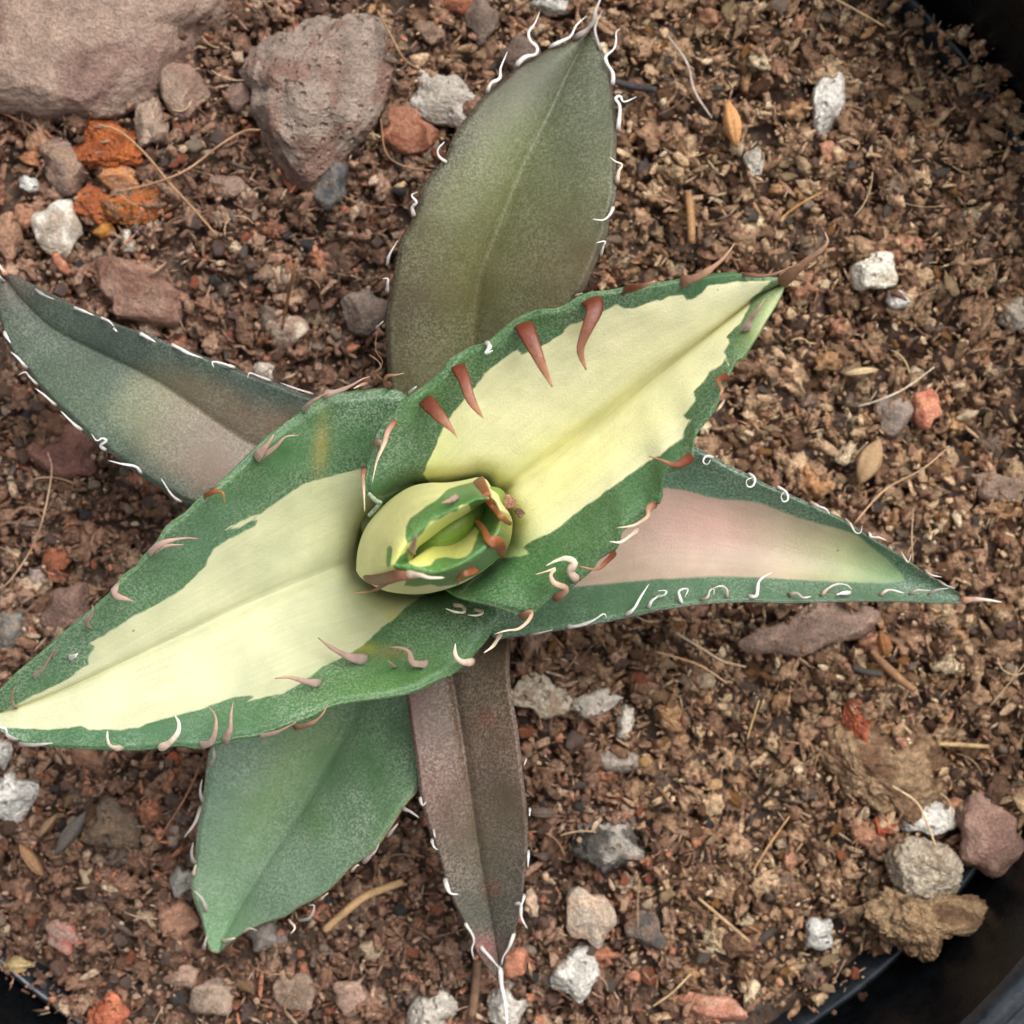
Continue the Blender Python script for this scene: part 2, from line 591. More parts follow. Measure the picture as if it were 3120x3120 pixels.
def make_leaf(key, left, right, mid, zmid, liftL, liftR, base, inner=None, cream=None, bl=(), bl_in=(), mat=None, label=None,
              thick=.035, crease=.16, creaz=.006, belly=0.0, mid_col=None, mid_w=1.2, edge_col=None, edge_w=1.6, wav=.004, nt_=200, ns=72, vp=1.7):
    Lf, Rf = resample(left, nt_), resample(right, nt_)
    Md = resample(mid, nt_) if mid is not None else (Lf + Rf) / 2
    tt = np.linspace(0, 1, nt_)
    kn = np.linspace(0, 1, len(zmid))

    def curve(v):
        kk = np.linspace(0, 1, len(v))
        return np.interp(tt, np.linspace(0, 1, 60), np.convolve(np.pad(np.interp(np.linspace(0, 1, 60), kk, v), 6, 'edge'), np.ones(13) / 13, 'valid'))
    zm, lL, lR = curve(zmid), curve(liftL), curve(liftR)
    s = np.linspace(-1, 1, ns)
    s = np.sign(s) * (1 - (1 - np.abs(s)) ** 1.25)
    a = np.abs(s)
    def smooth(Q, k=14):
        w_ = np.hanning(2 * k + 1)
        w_ /= w_.sum()
        Qp = np.vstack([2 * Q[0] - Q[k:0:-1], Q, 2 * Q[-1] - Q[-2:-k - 2:-1]])
        return np.stack([np.convolve(Qp[:, i], w_, 'valid') for i in range(2)], 1)
    Ls, Rs, Md = smooth(Lf), smooth(Rf), smooth(Md, 10)
    Md[-1] = Ls[-1] = Lf[-1]
    Rs[-1] = Rf[-1]
    a1, a2 = a[None, :, None], (a ** 5)[None, :, None]
    UV = np.where(s[None, :, None] < 0, Md[:, None] + (Ls - Md)[:, None] * a1 + (Lf - Ls)[:, None] * a2, Md[:, None] + (Rs - Md)[:, None] * a1 + (Rf - Rs)[:, None] * a2)
    lift = np.where(s[None, :] < 0, lL[:, None], lR[:, None])
    taper = np.sqrt(np.clip(1 - tt, 0, 1))[:, None] ** .6
    Z = zm[:, None] + lift * (a[None, :] ** vp) - creaz * np.exp(-(a[None, :] / crease) ** 1.0) * taper \
        + belly * taper * (np.sin(np.pi * np.clip(a, 0, 1)) ** 1.0)[None, :]
    P3 = np.stack([UV[..., 0].ravel() / 60, UV[..., 1].ravel() / 60, np.zeros(nt_ * ns)], 1)
    Z = Z + (wav * fbm(P3, 3, hash(key) % 97 if False else len(key) * 13 + ord(key[-1])) .reshape(nt_, ns)) * (a[None, :] ** 1.5) * taper
    # rounded margin
    Z = Z - .006 * sstep(.93, 1.0, a)[None, :] * taper
    if key in ('yellow', 'cream_left'):      # the skin dips into the crevice round the rolled heart leaf
        dd = np.maximum(-poly_sd(UV.reshape(-1, 2), outc), 0).reshape(nt_, ns)
        Z = Z - .07 * np.exp(-(dd / 6))
    W = world(UV, Z)
    Pp = UV.reshape(-1, 2)
    tint = blobs(Pp, base, bl)
    inn = blobs(Pp, inner if inner is not None else base, bl_in)
    if mid_col is not None:
        hw = np.where(s[None, :] < 0, np.linalg.norm(Ls - Md, axis=1)[:, None], np.linalg.norm(Rs - Md, axis=1)[:, None])
        fm = .95 * np.exp(-((a[None, :] * hw) / mid_w) ** 2).ravel()
        inn = inn + (np.asarray(mid_col) - inn) * fm[:, None]
        tint = tint + (np.asarray(mid_col) * .6 - tint) * (fm * .4)[:, None]
    cm = poly_sd(Pp, cream) if cream is not None else np.full(len(Pp), -50.0)
    if edge_col is not None:
        half = np.where(s[None, :] < 0, np.linalg.norm(Lf - Md, axis=1)[:, None], np.linalg.norm(Rf - Md, axis=1)[:, None])
        de = ((1 - a)[None, :] * half).ravel()
        f = np.exp(-(de / edge_w) ** 2) * (cm < 0)
        tint = tint + (np.asarray(edge_col) - tint) * (f * .85)[:, None]
    lane = np.stack([np.tile(s * 26, nt_), np.repeat(tt * 5, ns), np.full(nt_ * ns, float(len(key)))], 1)
    # lower skin
    th = thick * (np.clip(1 - a ** 2.4, 0, 1) ** .8)[None, :] * (.35 + .65 * (1 - tt))[:, None]
    inner_s = slice(1, ns - 1)
    Wb = W.copy()
    Wb[..., 2] -= th + .0
    Wb[..., 0] = mixd(Wb[..., 0], Wb[:, ns // 2:ns // 2 + 1, 0], .03)
    Wb[..., 1] = mixd(Wb[..., 1], Wb[:, ns // 2:ns // 2 + 1, 1], .03)
    nv = nt_ * ns
    ring = np.arange(nv).reshape(nt_, ns)
    q1 = np.stack([ring[:-1, :-1], ring[:-1, 1:], ring[1:, 1:], ring[1:, :-1]], -1).reshape(-1, 4)
    rb_ = ring + nv
    q2 = np.stack([rb_[:-1, :-1], rb_[1:, :-1], rb_[1:, 1:], rb_[:-1, 1:]], -1).reshape(-1, 4)
    e1 = np.stack([ring[:-1, 0], ring[1:, 0], rb_[1:, 0], rb_[:-1, 0]], -1)
    e2 = np.stack([ring[:-1, -1], rb_[:-1, -1], rb_[1:, -1], ring[1:, -1]], -1)
    # orient the top upward
    V = np.vstack([W.reshape(-1, 3), Wb.reshape(-1, 3)]) - PLOC
    Fq = np.vstack([q1, q2, e1, e2])
    A, B, C = V[q1[:, 0]], V[q1[:, 1]], V[q1[:, 2]]
    if np.cross(B - A, C - A)[:, 2].mean() < 0:
        Fq = Fq[:, ::-1]
    me = np_mesh('leaf', V, Fq, True, {'tint': np.vstack([tint, tint]), 'inner': np.vstack([inn, inn]), 'lane': np.vstack([lane, lane])}, {'cream': np.r_[cm, cm]})
    o = obj('leaf', me, mat, plant, label=label)
    LEAVES[key] = (o, Pp, Z.ravel())
    return o


SPK = {  # base colour, tip colour
    'W': (srgb(205, 198, 190), srgb(238, 236, 232)),
    'w': (srgb(150, 120, 100), srgb(228, 222, 214)),
    'R': (srgb(104, 46, 24), srgb(192, 142, 110)),
    'r': (srgb(124, 58, 36), srgb(236, 214, 182)),
    'P': (srgb(172, 152, 142), srgb(164, 126, 106)),
    'C': (srgb(205, 178, 158), srgb(238, 226, 202)),
    'B': (srgb(118, 80, 58), srgb(170, 134, 104)),
    'O': (srgb(142, 82, 48), srgb(170, 112, 62)),
    'G': (srgb(150, 140, 132), srgb(205, 196, 188)),
    'T': (srgb(176, 100, 48), srgb(236, 226, 214)),
}


def add_spine(key, zone, pts, wd, kind, rise=.012, name='spine', zoff=0.0, tipw=.10):
    leaf, uv, z = LEAVES[key]
    Q = px(zone, pts)
    n = max(8, 4 * len(pts))
    Q = resample(Q, n, 5)
    f = np.linspace(0, 1, n)
    wl = wd if isinstance(wd, list) else None
    R = zw(zone, max(wl) if wl else wd) / 2 / 1000
    rad = R * (tipw + (1 - tipw) * (1 - f) ** (1.15 if kind in 'RrPBO' else .8)) * .80
    rad[0] *= .8
    rad = rad * (1 + .22 * vnoise(np.stack([f * 7, f * 0 + len(pts), f * 0 + pts[0][0]], 1), 6))
    if wl:
        rad = np.interp(f, np.linspace(0, 1, len(wl)), np.array(wl) * zw(zone, 1) / 2000 * .84)
    zz = np.empty(n)
    for i, q in enumerate(Q):
        d = ((uv - q) ** 2).sum(1)
        k = np.argpartition(d, 12)[:12]
        zz[i] = z[k].max()
    zz = np.convolve(np.pad(zz, 2, 'edge'), np.ones(5) / 5, 'valid')
    Wp = world(Q, zz + rad * .35 + zoff + rise * np.sin(f * np.pi * .5) ** .8)
    Wp[0, 2] -= R * 1.6
    Wp[1, 2] -= R * .5
    c0, c1 = SPK[kind]
    j = .88 + .2 * random.random()
    pw = 2.2 if kind in 'RO' else .8
    cols = (c0[None] * (1 - f[:, None] ** pw) + c1[None] * f[:, None] ** pw) * j
    V, T, C = tube(Wp - PLOC, rad, 8, (.2 if kind in 'OB' else .26) if wl else .42 if kind in 'RrPBO' else .65, cols)
    return obj(name, np_mesh(name, V, T, True, {'tint': C}), M_SPINE, leaf)


# pigments
G_DARK = srgb(48, 84, 50)
G_MID = srgb(62, 98, 58)
G_BLUE = srgb(66, 98, 72)
ctr = [(830, 960)]

outc = px('Z10', [(235, 1210), (245, 1060), (290, 900), (370, 770), (480, 650), (600, 555), (720, 495), (850, 472), (1000, 470), (1150, 448), (1260, 425), (1330, 445), (1375, 510), (1440, 560), (1465, 640), (1530, 740), (1550, 830),
                  (1520, 990), (1440, 1100), (1270, 1235), (1100, 1330), (900, 1390), (750, 1410), (600, 1402), (470, 1378), (340, 1315), (270, 1265)])
# --- olive upper leaf
M_L1 = leaf_mat('olive_leaf_skin', .30, .3, 2, 2, 430, .5, .08, (.29, .30, .19))
make_leaf('upper',
          cat(('F', [(800, 940), (760, 820), (735, 740)]), ('Z2', [(335, 1900), (355, 1750), (375, 1650), (400, 1540), (415, 1450), (430, 1390), (470, 1330), (500, 1270), (530, 1190),
              (545, 1110), (590, 1040), (640, 985), (690, 920), (720, 830), (760, 760), (820, 680), (880, 600), (940, 540), (1000, 490), (1050, 450), (1110, 395), (1180, 350),
              (1240, 320), (1300, 285), (1370, 262), (1440, 240), (1500, 215), (1545, 180)])),
          cat(('F', [(930, 940), (1010, 800), (1060, 650)]), ('Z2', [(1440, 1770), (1500, 1720), (1540, 1640), (1570, 1570), (1600, 1500), (1620, 1440), (1650, 1370), (1660, 1290), (1685, 1210), (1695, 1150),
              (1700, 1050), (1695, 950), (1700, 850), (1700, 760), (1690, 640), (1675, 550), (1668, 490), (1655, 420), (1635, 350), (1615, 290), (1580, 230), (1545, 180)])),
          cat(('F', [(850, 940), (870, 860)]), ('Z2', [(880, 1680), (930, 1540), (1000, 1350), (1100, 1090), (1200, 870), (1300, 680), (1400, 450), (1480, 300), (1545, 180)])),
          [.10, .12, .15, .15, .11], [.015, .015, .015, .01, .0], [.03, .04, .045, .03, .0],
          srgb(74, 72, 46),
          bl=[('Z2', 1000, 1000, (70, 170, 25), srgb(94, 100, 52), .85), ('Z2', 1350, 1250, (60, 120, 20), srgb(76, 80, 50), .6), ('Z2', 800, 1650, (90, 90, 0), srgb(82, 76, 40), .7),
              ('Z2', 1450, 1600, (50, 50, 0), srgb(80, 64, 38), .7), ('Z2', 450, 1800, (40, 90, 0), srgb(66, 50, 38), .7), ('Z2', 1500, 500, (60, 80, 20), srgb(64, 70, 60), .7),
              ('Z2', 660, 950, (22, 130, 38), srgb(72, 62, 56), .75), ('Z2', 1180, 420, (60, 30, -30), srgb(74, 70, 62), .6)],
          mat=M_L1, label='broad olive green upper leaf, purplish at its margins', edge_col=srgb(58, 40, 38), edge_w=4.0, belly=.010, creaz=.006, crease=.10, vp=1.3)
# --- pink right leaf
M_L4 = leaf_mat('pink_leaf_skin', .35, .14, 1.6, 2.2, 500, .5, .12)
pink = cat(('F', [(1000, 1060), (1160, 960), (1260, 920)]), ('Z6', [(30, 840), (150, 850), (250, 880), (350, 900), (450, 905), (550, 920), (650, 960), (750, 1000), (870, 1030), (980, 1060), (1060, 1090),
           (1130, 1150), (1220, 1220), (1290, 1290), (1310, 1330), (1200, 1340), (1050, 1335), (900, 1330), (700, 1320), (500, 1310), (300, 1305), (200, 1310), (0, 1320)]), ('F', [(1050, 1110)]))
make_leaf('right',
          cat(('F', [(900, 960), (1050, 900), (1200, 855)]), ('Z6', [(60, 560), (200, 620), (300, 670), (400, 730), (490, 770), (580, 820), (660, 850), (740, 890), (810, 920), (900, 960), (980, 1000), (1060, 1050),
              (1130, 1100), (1200, 1140), (1280, 1190), (1350, 1240), (1420, 1290), (1490, 1330), (1560, 1370), (1610, 1410), (1650, 1430)])),
          cat(('F', [(870, 1100), (920, 1190)]), ('Z5', [(1000, 1830), (1080, 1820), (1180, 1810), (1300, 1790), (1430, 1770), (1550, 1750), (1700, 1720), (1850, 1690)]),
              ('Z6', [(0, 1490), (100, 1475), (200, 1460), (300, 1450), (400, 1445), (500, 1442), (650, 1448), (800, 1445), (950, 1440), (1100, 1440), (1250, 1440), (1400, 1445), (1500, 1450), (1600, 1446), (1650, 1430)])),
          None, [.155, .16, .165, .155, .14], [.02, .03, .035, .025, 0], [.02, .035, .04, .03, 0], G_BLUE * .95,
          inner=srgb(160, 138, 122), cream=pink,
          bl=[('Z6', 1200, 1420, (130, 12, 0), srgb(74, 96, 74), .7), ('Z5', 1700, 1650, (110, 30, -10), srgb(62, 96, 62), .6)],
          bl_in=[('Z6', 350, 1080, (90, 40, 15), srgb(174, 134, 126), .85), ('Z6', 1050, 1200, (70, 60, 0), srgb(146, 158, 104), .95), ('Z6', 800, 1050, (70, 30, 15), srgb(164, 146, 124), .6),
                 ('Z6', 500, 1250, (90, 20, 0), srgb(172, 154, 132), .6), ('Z6', 1300, 1320, (50, 40, 0), srgb(104, 136, 92), .9)],
          mat=M_L4, label='pink flushed right leaf with green margins and curled white teeth', edge_col=srgb(70, 62, 56), creaz=.002, belly=-.004)
# --- dusky left leaf
M_L5 = leaf_mat('dusky_leaf_skin', .24, .28, 17, 9, 500, .5, .08)
oliv = cat(('Z4', [(1800, 520), (1600, 470), (1450, 430), (1300, 340), (1150, 280), (950, 240), (780, 270), (640, 480), (680, 560), (760, 620), (830, 720), (900, 790), (1040, 870), (1150, 960), (1400, 1000)]))
make_leaf('left',
          cat(('F', [(760, 900), (690, 800), (610, 752)]), ('Z4', [(1830, 400), (1700, 350), (1600, 310), (1500, 280), (1400, 240), (1300, 195), (1200, 165), (1100, 125), (1000, 90), (870, 30)]),
              ('Z1', [(700, 1910), (600, 1860), (450, 1800), (300, 1725), (150, 1650), (40, 1600), (0, 1575), (-20, 1560)])),
          cat(('F', [(740, 1050), (560, 1010), (420, 980)]), ('Z4', [(1130, 1040), (1070, 1020), (1000, 980), (930, 940), (850, 890), (780, 840), (700, 780), (620, 720), (550, 670), (480, 600), (400, 520), (330, 460),
              (270, 390), (215, 330), (170, 260), (120, 210), (60, 130), (20, 30)]), ('Z1', [(0, 1880), (-20, 1760), (-30, 1640), (-20, 1560)])),
          cat(('F', [(750, 960), (560, 860)]), ('Z4', [(1500, 700), (1200, 500), (900, 300), (550, 130), (300, 0)]), ('Z1', [(120, 1760), (30, 1640), (-20, 1560)])),
          [.10, .12, .14, .13, .11], [.015, .018, .022, .018, .0], [.01, .01, .01, .01, .0], srgb(52, 62, 50),
          inner=srgb(102, 84, 70), cream=oliv,
          bl=[('Z4', 500, 430, (70, 40, 35), srgb(62, 80, 58), .7), ('Z4', 1650, 400, (60, 25, 20), srgb(52, 64, 56), .8), ('Z4', 900, 150, (80, 20, 20), srgb(66, 76, 68), .7), ('Z1', 60, 1640, (30, 25, 0), srgb(84, 60, 56), .6)],
          bl_in=[('Z4', 750, 450, (60, 70, 0), srgb(92, 104, 74), .8), ('Z4', 1150, 500, (60, 40, 30), srgb(108, 94, 66), .6), ('Z4', 1250, 720, (50, 50, 0), srgb(110, 88, 78), .6)],
          mat=M_L5, label='dusky grey green left leaf flushed mauve brown towards its base', edge_col=srgb(62, 46, 48), creaz=.005, crease=.10, belly=.004, vp=1.2)
# --- lower green leaf
M_L6 = leaf_mat('frosted_leaf_skin', .50, .3, 3, 2, 500, .5, .1, (.42, .48, .37))
make_leaf('lower_green',
          cat(('F', [(700, 1150), (540, 1260), (440, 1350)]), ('Z7', [(1110, 470), (1085, 570), (1070, 700), (1050, 820), (1030, 950), (1025, 1050), (1010, 1150), (1000, 1200), (1020, 1290), (1050, 1360), (1070, 1430), (1085, 1510), (1110, 1555), (1150, 1560)])),
          cat(('F', [(830, 1150), (790, 1250)]), ('Z8', [(450, 210), (465, 300), (485, 450), (500, 600), (478, 700), (420, 768), (370, 840), (320, 920), (270, 990), (200, 1060)]),
              ('Z7', [(1860, 1100), (1800, 1160), (1730, 1230), (1650, 1280), (1570, 1320), (1500, 1370), (1400, 1400), (1290, 1450), (1230, 1490), (1190, 1520), (1150, 1560)])),
          cat(('F', [(770, 1150), (690, 1270)]), ('Z7', [(1900, 230), (1860, 300), (1700, 600), (1550, 850), (1420, 1050), (1300, 1250), (1200, 1430), (1150, 1560)])),
          [.06, .075, .08, .07, .05], [.0, .005, .005, .0, 0], [.01, .04, .065, .045, 0], srgb(96, 122, 88),
          bl=[('Z7', 1200, 800, (60, 130, 0), srgb(102, 130, 110), .7), ('Z7', 1550, 600, (35, 120, 28), srgb(118, 146, 84), .8), ('Z7', 1700, 900, (60, 110, 30), srgb(74, 104, 76), .8), ('Z8', 300, 450, (50, 90, 0), srgb(58, 98, 50), .8),
              ('Z7', 1650, 880, (16, 16, 0), srgb(76, 110, 50), .6), ('Z7', 1500, 1200, (60, 40, 0), srgb(94, 122, 98), .7), ('Z7', 1150, 1450, (25, 40, 0), srgb(98, 140, 96), .8)],
          mat=M_L6, label='frosted mid green leaf pointing to the lower left', edge_col=srgb(120, 104, 66), edge_w=1.2, creaz=.008, crease=.06, vp=1.0)
# --- lower brown leaf
M_L7 = leaf_mat('brown_leaf_skin', .5, .3, 3, 2, 430, .5, .06, (.36, .28, .23))
make_leaf('lower_brown',
          cat(('F', [(860, 1080), (800, 1200)]), ('Z8', [(405, 150), (415, 240), (425, 330), (445, 450), (465, 580), (480, 720), (510, 850), (545, 960), (580, 1050), (610, 1150), (640, 1250), (680, 1340), (720, 1410), (750, 1480), (780, 1560), (830, 1630), (880, 1690), (910, 1730)])),
          cat(('F', [(960, 1080), (962, 1180)]), ('Z8', [(955, 0), (955, 100), (965, 200), (985, 300), (1005, 430), (1020, 580), (1035, 700), (1050, 850), (1052, 980), (1040, 1120), (1025, 1250), (1000, 1380), (975, 1470), (940, 1560), (925, 1650), (910, 1730)])),
          cat(('F', [(900, 1080), (880, 1180)]), ('Z8', [(640, 0), (655, 110), (690, 330), (730, 600), (765, 850), (800, 1080), (840, 1300), (880, 1500), (905, 1660), (910, 1730)])),
          [.08, .12, .14, .11, .06], [.01, .015, .015, .015, 0], [.02, .04, .04, .03, 0], srgb(90, 60, 54),
          bl=[('Z8', 650, 500, (60, 150, 0), srgb(102, 74, 66), .7), ('Z8', 870, 700, (50, 200, 0), srgb(78, 54, 42), .8), ('Z8', 800, 1200, (80, 60, 0), srgb(70, 72, 58), .8), ('Z8', 830, 1450, (60, 60, 0), srgb(70, 76, 66), .8),
              ('Z8', 800, 150, (60, 60, 0), srgb(80, 72, 44), .7), ('Z8', 840, 330, (10, 10, 0), srgb(110, 56, 36), .7), ('Z8', 860, 1220, (9, 9, 0), srgb(110, 50, 36), .7), ('Z8', 810, 1530, (14, 12, 0), srgb(150, 84, 84), .8),
              ('Z8', 900, 850, (40, 60, 0), srgb(96, 88, 66), .6)],
          mat=M_L7, label='narrow brown flushed leaf with a deep crease pointing straight down', edge_col=srgb(70, 52, 46), edge_w=1.4, creaz=.008, crease=.06, vp=1.05)
# --- cream left leaf
M_L3 = leaf_mat('cream_leaf_skin', .34, .05, 1.1, 4.5, 500, .48, .16)
cream3 = cat(('Z5', [(560, 1570), (600, 1200), (400, 830), (200, 830), (100, 850), (0, 880)]),
             ('Z4', [(1850, 895), (1780, 920), (1700, 970), (1620, 1030), (1540, 1090), (1480, 1108), (1400, 1145), (1300, 1195), (1400, 1175), (1510, 1120), (1500, 1160), (1430, 1200), (1340, 1240), (1260, 1300), (1230, 1350),
                     (1210, 1400), (1150, 1460), (1080, 1530), (1020, 1570), (930, 1620), (860, 1660), (780, 1700), (690, 1760), (600, 1820), (530, 1850), (555, 1880), (520, 1932)]),
             ('Z7', [(470, 40), (380, 100), (280, 160), (190, 200), (90, 250), (0, 295), (-80, 330), (-60, 372), (60, 375), (130, 380), (250, 385), (370, 375), (430, 365), (460, 385), (560, 385), (650, 385), (730, 375), (780, 350),
                     (860, 330), (960, 300), (1070, 270), (1140, 245), (1230, 215), (1310, 205), (1340, 212), (1300, 238), (1400, 212), (1480, 200), (1550, 160), (1640, 100), (1700, 50), (1790, 10)]),
             ('Z5', [(200, 1870), (300, 1780), (380, 1720), (450, 1650), (520, 1600)]))
make_leaf('cream_left',
          cat(('F', [(850, 900), (800, 780)]), ('Z5', [(460, 392), (400, 362), (330, 350), (220, 360), (100, 375), (0, 385)]),
              ('Z4', [(1850, 430), (1760, 490), (1690, 545), (1600, 610), (1540, 660), (1490, 710), (1420, 780), (1350, 850), (1290, 900), (1230, 950), (1180, 990), (1130, 1040), (1090, 1080), (1030, 1120), (980, 1160), (950, 1200),
                      (930, 1240), (880, 1300), (830, 1350), (810, 1390), (750, 1430), (690, 1490), (640, 1560), (590, 1600), (540, 1650), (490, 1690), (430, 1740), (370, 1790), (300, 1850), (240, 1905)]),
              ('Z7', [(188, 0), (100, 70), (40, 130), (0, 170), (-70, 240), (-140, 310)])),
          cat(('F', [(960, 1040), (955, 1130)]), ('Z5', [(1020, 1680), (1010, 1740), (970, 1780), (940, 1830), (900, 1880), (857, 1932)]),
              ('Z8', [(750, 30), (710, 60), (650, 100), (560, 140), (480, 180), (400, 205), (300, 222), (200, 235), (100, 250), (0, 275)]),
              ('Z7', [(1650, 320), (1550, 352), (1450, 390), (1350, 425), (1260, 435), (1200, 450), (1130, 470), (1050, 490), (950, 475), (880, 480), (750, 495), (600, 495), (450, 490), (300, 480), (170, 470), (70, 440), (0, 395), (-140, 310)])),
          cat(('F', [(900, 970), (800, 1020)]), ('F', [(690, 1050), (600, 1085), (480, 1135), (350, 1195), (200, 1265), (100, 1310), (0, 1345)]), ('Z7', [(-140, 310)])),
          [.20, .22, .26, .29, .30], [.03, .05, .055, .035, 0], [.03, .055, .055, .035, 0], G_MID,
          inner=srgb(184, 183, 148), cream=cream3,
          bl=[('Z4', 1150, 1250, (90, 25, -35), G_BLUE, .7), ('Z4', 400, 1850, (60, 30, -35), G_BLUE, .6), ('Z7', 900, 420, (200, 18, 0), srgb(56, 96, 62), .7), ('Z8', 300, 130, (90, 35, -10), srgb(80, 124, 56), .7),
              ('Z5', 600, 1750, (60, 50, -30), srgb(58, 100, 56), .6), ('Z4', 1890, 700, (8, 32, 5), srgb(132, 122, 62), .8), ('Z5', 215, 1885, (14, 6, 0), srgb(140, 136, 50), .8), ('Z5', 370, 1910, (16, 6, 0), srgb(120, 110, 60), .8)],
          bl_in=[('Z5', 100, 1300, (60, 110, 0), srgb(184, 186, 142), .6), ('Z7', 500, 250, (150, 40, -25), srgb(190, 189, 158), .6), ('Z5', 375, 1690, (8, 7, 0), srgb(186, 176, 96), .7)],
          mat=M_L3, label='large cream left leaf with deep green margins and pinkish teeth', creaz=.010, crease=.035, mid_col=srgb(150, 148, 92), mid_w=1.1, vp=1.3, edge_col=srgb(70, 108, 58), edge_w=1.0, wav=.010, ns=96, nt_=240)
# --- yellow upper right leaf
M_L2 = leaf_mat('yellow_leaf_skin', .32, .04, 1.1, 4.5, 500, .46, .18)
cream2 = cat(('Z5', [(1000, 1350), (800, 1200), (560, 860), (600, 760), (650, 650), (680, 580), (740, 490), (820, 400), (870, 340), (920, 270), (1000, 210), (1080, 140), (1115, 130), (1130, 165), (1200, 130), (1300, 80), (1380, 30)]),
             ('Z2', [(1420, 1910), (1540, 1880), (1620, 1830), (1700, 1790), (1730, 1810), (1800, 1815), (1870, 1790), (1932, 1760)]),
             ('Z3', [(20, 1580), (70, 1555), (140, 1545), (160, 1575), (200, 1568), (240, 1540), (270, 1500), (350, 1490), (430, 1480), (520, 1480), (600, 1475), (570, 1510), (530, 1545), (500, 1570), (480, 1620), (440, 1700), (410, 1720),
                     (370, 1770), (385, 1800), (355, 1850), (380, 1920)]),
             ('Z6', [(360, 150), (340, 190), (280, 230), (240, 290), (200, 330), (200, 380), (140, 465), (180, 482), (150, 530), (140, 580), (70, 620), (20, 670)]),
             ('Z5', [(1870, 790), (1800, 850), (1740, 890), (1650, 950), (1600, 990), (1530, 1040), (1440, 1110), (1380, 1160), (1300, 1210), (1200, 1250), (1150, 1290), (1180, 1330), (1060, 1350)]))
make_leaf('yellow',
          cat(('Z5', [(560, 1150), (330, 1060), (215, 960), (215, 850), (250, 740), (270, 640), (310, 570), (370, 500), (420, 430), (480, 390), (560, 340), (620, 290), (670, 240), (700, 190), (760, 150), (830, 110), (900, 90), (960, 60)]),
              ('Z2', [(1010, 1945), (1060, 1905), (1130, 1860), (1230, 1822), (1330, 1815), (1400, 1790), (1450, 1755), (1530, 1720), (1640, 1708), (1740, 1690), (1800, 1680)]),
              ('Z3', [(0, 1487), (60, 1475), (150, 1460), (250, 1450), (330, 1435), (400, 1432), (450, 1438), (520, 1448), (580, 1452), (640, 1460), (680, 1485)])),
          cat(('Z5', [(620, 1280), (640, 1480), (730, 1570), (800, 1600), (880, 1620), (960, 1640), (1060, 1670), (1150, 1700), (1200, 1690), (1240, 1660), (1290, 1610), (1350, 1580), (1420, 1540), (1480, 1490), (1560, 1420), (1590, 1370), (1650, 1330),
                      (1700, 1300), (1720, 1250), (1740, 1190), (1830, 1130), (1900, 1080), (1932, 1030)]),
              ('Z6', [(15, 930), (35, 880), (35, 830), (60, 760), (165, 735), (195, 690), (198, 640), (200, 600), (212, 560), (250, 510), (290, 460), (310, 430), (330, 380), (360, 310), (390, 240), (430, 170)]),
              ('Z3', [(450, 1900), (490, 1840), (540, 1760), (580, 1690), (630, 1610), (665, 1540), (680, 1485)])),
          cat(('Z5', [(650, 1220), (850, 1100), (1010, 965), (1200, 840), (1450, 650), (1650, 500), (1932, 270)]), ('F', [(1310, 652), (1380, 598), (1435, 556)]), ('Z3', [(680, 1485)])),
          [.24, .25, .28, .32, .34], [.05, .06, .06, .05, 0], [.05, .06, .065, .045, 0], srgb(56, 92, 50),
          inner=srgb(220, 215, 174), cream=cream2,
          bl=[('Z5', 480, 700, (50, 60, 0), srgb(64, 100, 70), .6), ('Z5', 620, 350, (60, 20, -35), srgb(72, 118, 60), .7), ('Z5', 1550, 1200, (110, 30, -40), srgb(68, 108, 58), .6), ('Z3', 200, 1490, (80, 14, -5), srgb(60, 98, 60), .6),
              ('Z5', 1100, 1450, (60, 40, 0), srgb(58, 104, 52), .6), ('Z3', 650, 1580, (14, 50, 35), srgb(190, 196, 130), .7)],
          bl_in=[('Z5', 1550, 560, (90, 7, -37), srgb(218, 210, 120), .35), ('Z5', 1000, 900, (90, 16, -37), srgb(208, 208, 140), .5), ('Z5', 1450, 850, (120, 26, -38), srgb(220, 214, 148), .6), ('Z2', 1850, 1900, (90, 30, -35), srgb(230, 221, 180), .6),
                 ('Z5', 1090, 1320, (30, 18, -30), srgb(150, 172, 108), .9), ('Z5', 620, 800, (20, 50, 20), srgb(206, 210, 146), .7)],
          mat=M_L2, label='pale yellow upper right leaf with green margins and long red brown teeth', creaz=.020, crease=.035, mid_col=srgb(134, 126, 40), mid_w=1.3, edge_col=srgb(70, 112, 56), edge_w=1.0, belly=.010, vp=1.3, wav=.010, ns=96, nt_=240)

# --- rolled heart of the rosette
M_BUD = leaf_mat('bud_skin', .22, .03, .9, 1.6, 500, .42, .2)
inc = px('Z10', [(690, 1135), (715, 1080), (750, 1020), (795, 985), (850, 945), (925, 885), (1000, 830), (1080, 780), (1160, 735), (1215, 700), (1270, 665), (1310, 635), (1335, 618), (1338, 628), (1300, 665), (1250, 715),
                 (1205, 770), (1190, 820), (1160, 875), (1120, 925), (1060, 970), (1000, 995), (930, 1005), (870, 1012), (800, 1050), (750, 1090), (715, 1125)])
nb_ = 216
Oc = resample(np.vstack([outc, outc[:1]]), nb_ + 1)[:-1]
Ic = resample(np.vstack([inc, inc[:1]]), nb_ + 1)[:-1]
rows, zr = [], []
nk = 36
fk = np.linspace(0, 1, nk + 1)
ctrI = Ic.mean(0)
UVb = np.concatenate([Oc + (Ic - Oc) * f for f in fk[:, None, None]] if False else [(Oc + (Ic - Oc) * f)[None] for f in fk]
                     + [(ctrI + (Ic - ctrI) * (1 - .12 * k / 10))[None] for k in range(1, 11)])
ax0, ax1 = Ic[0], px('Z10', [(1335, 618)])[0]
axd = (ax1 - ax0) / np.linalg.norm(ax1 - ax0)
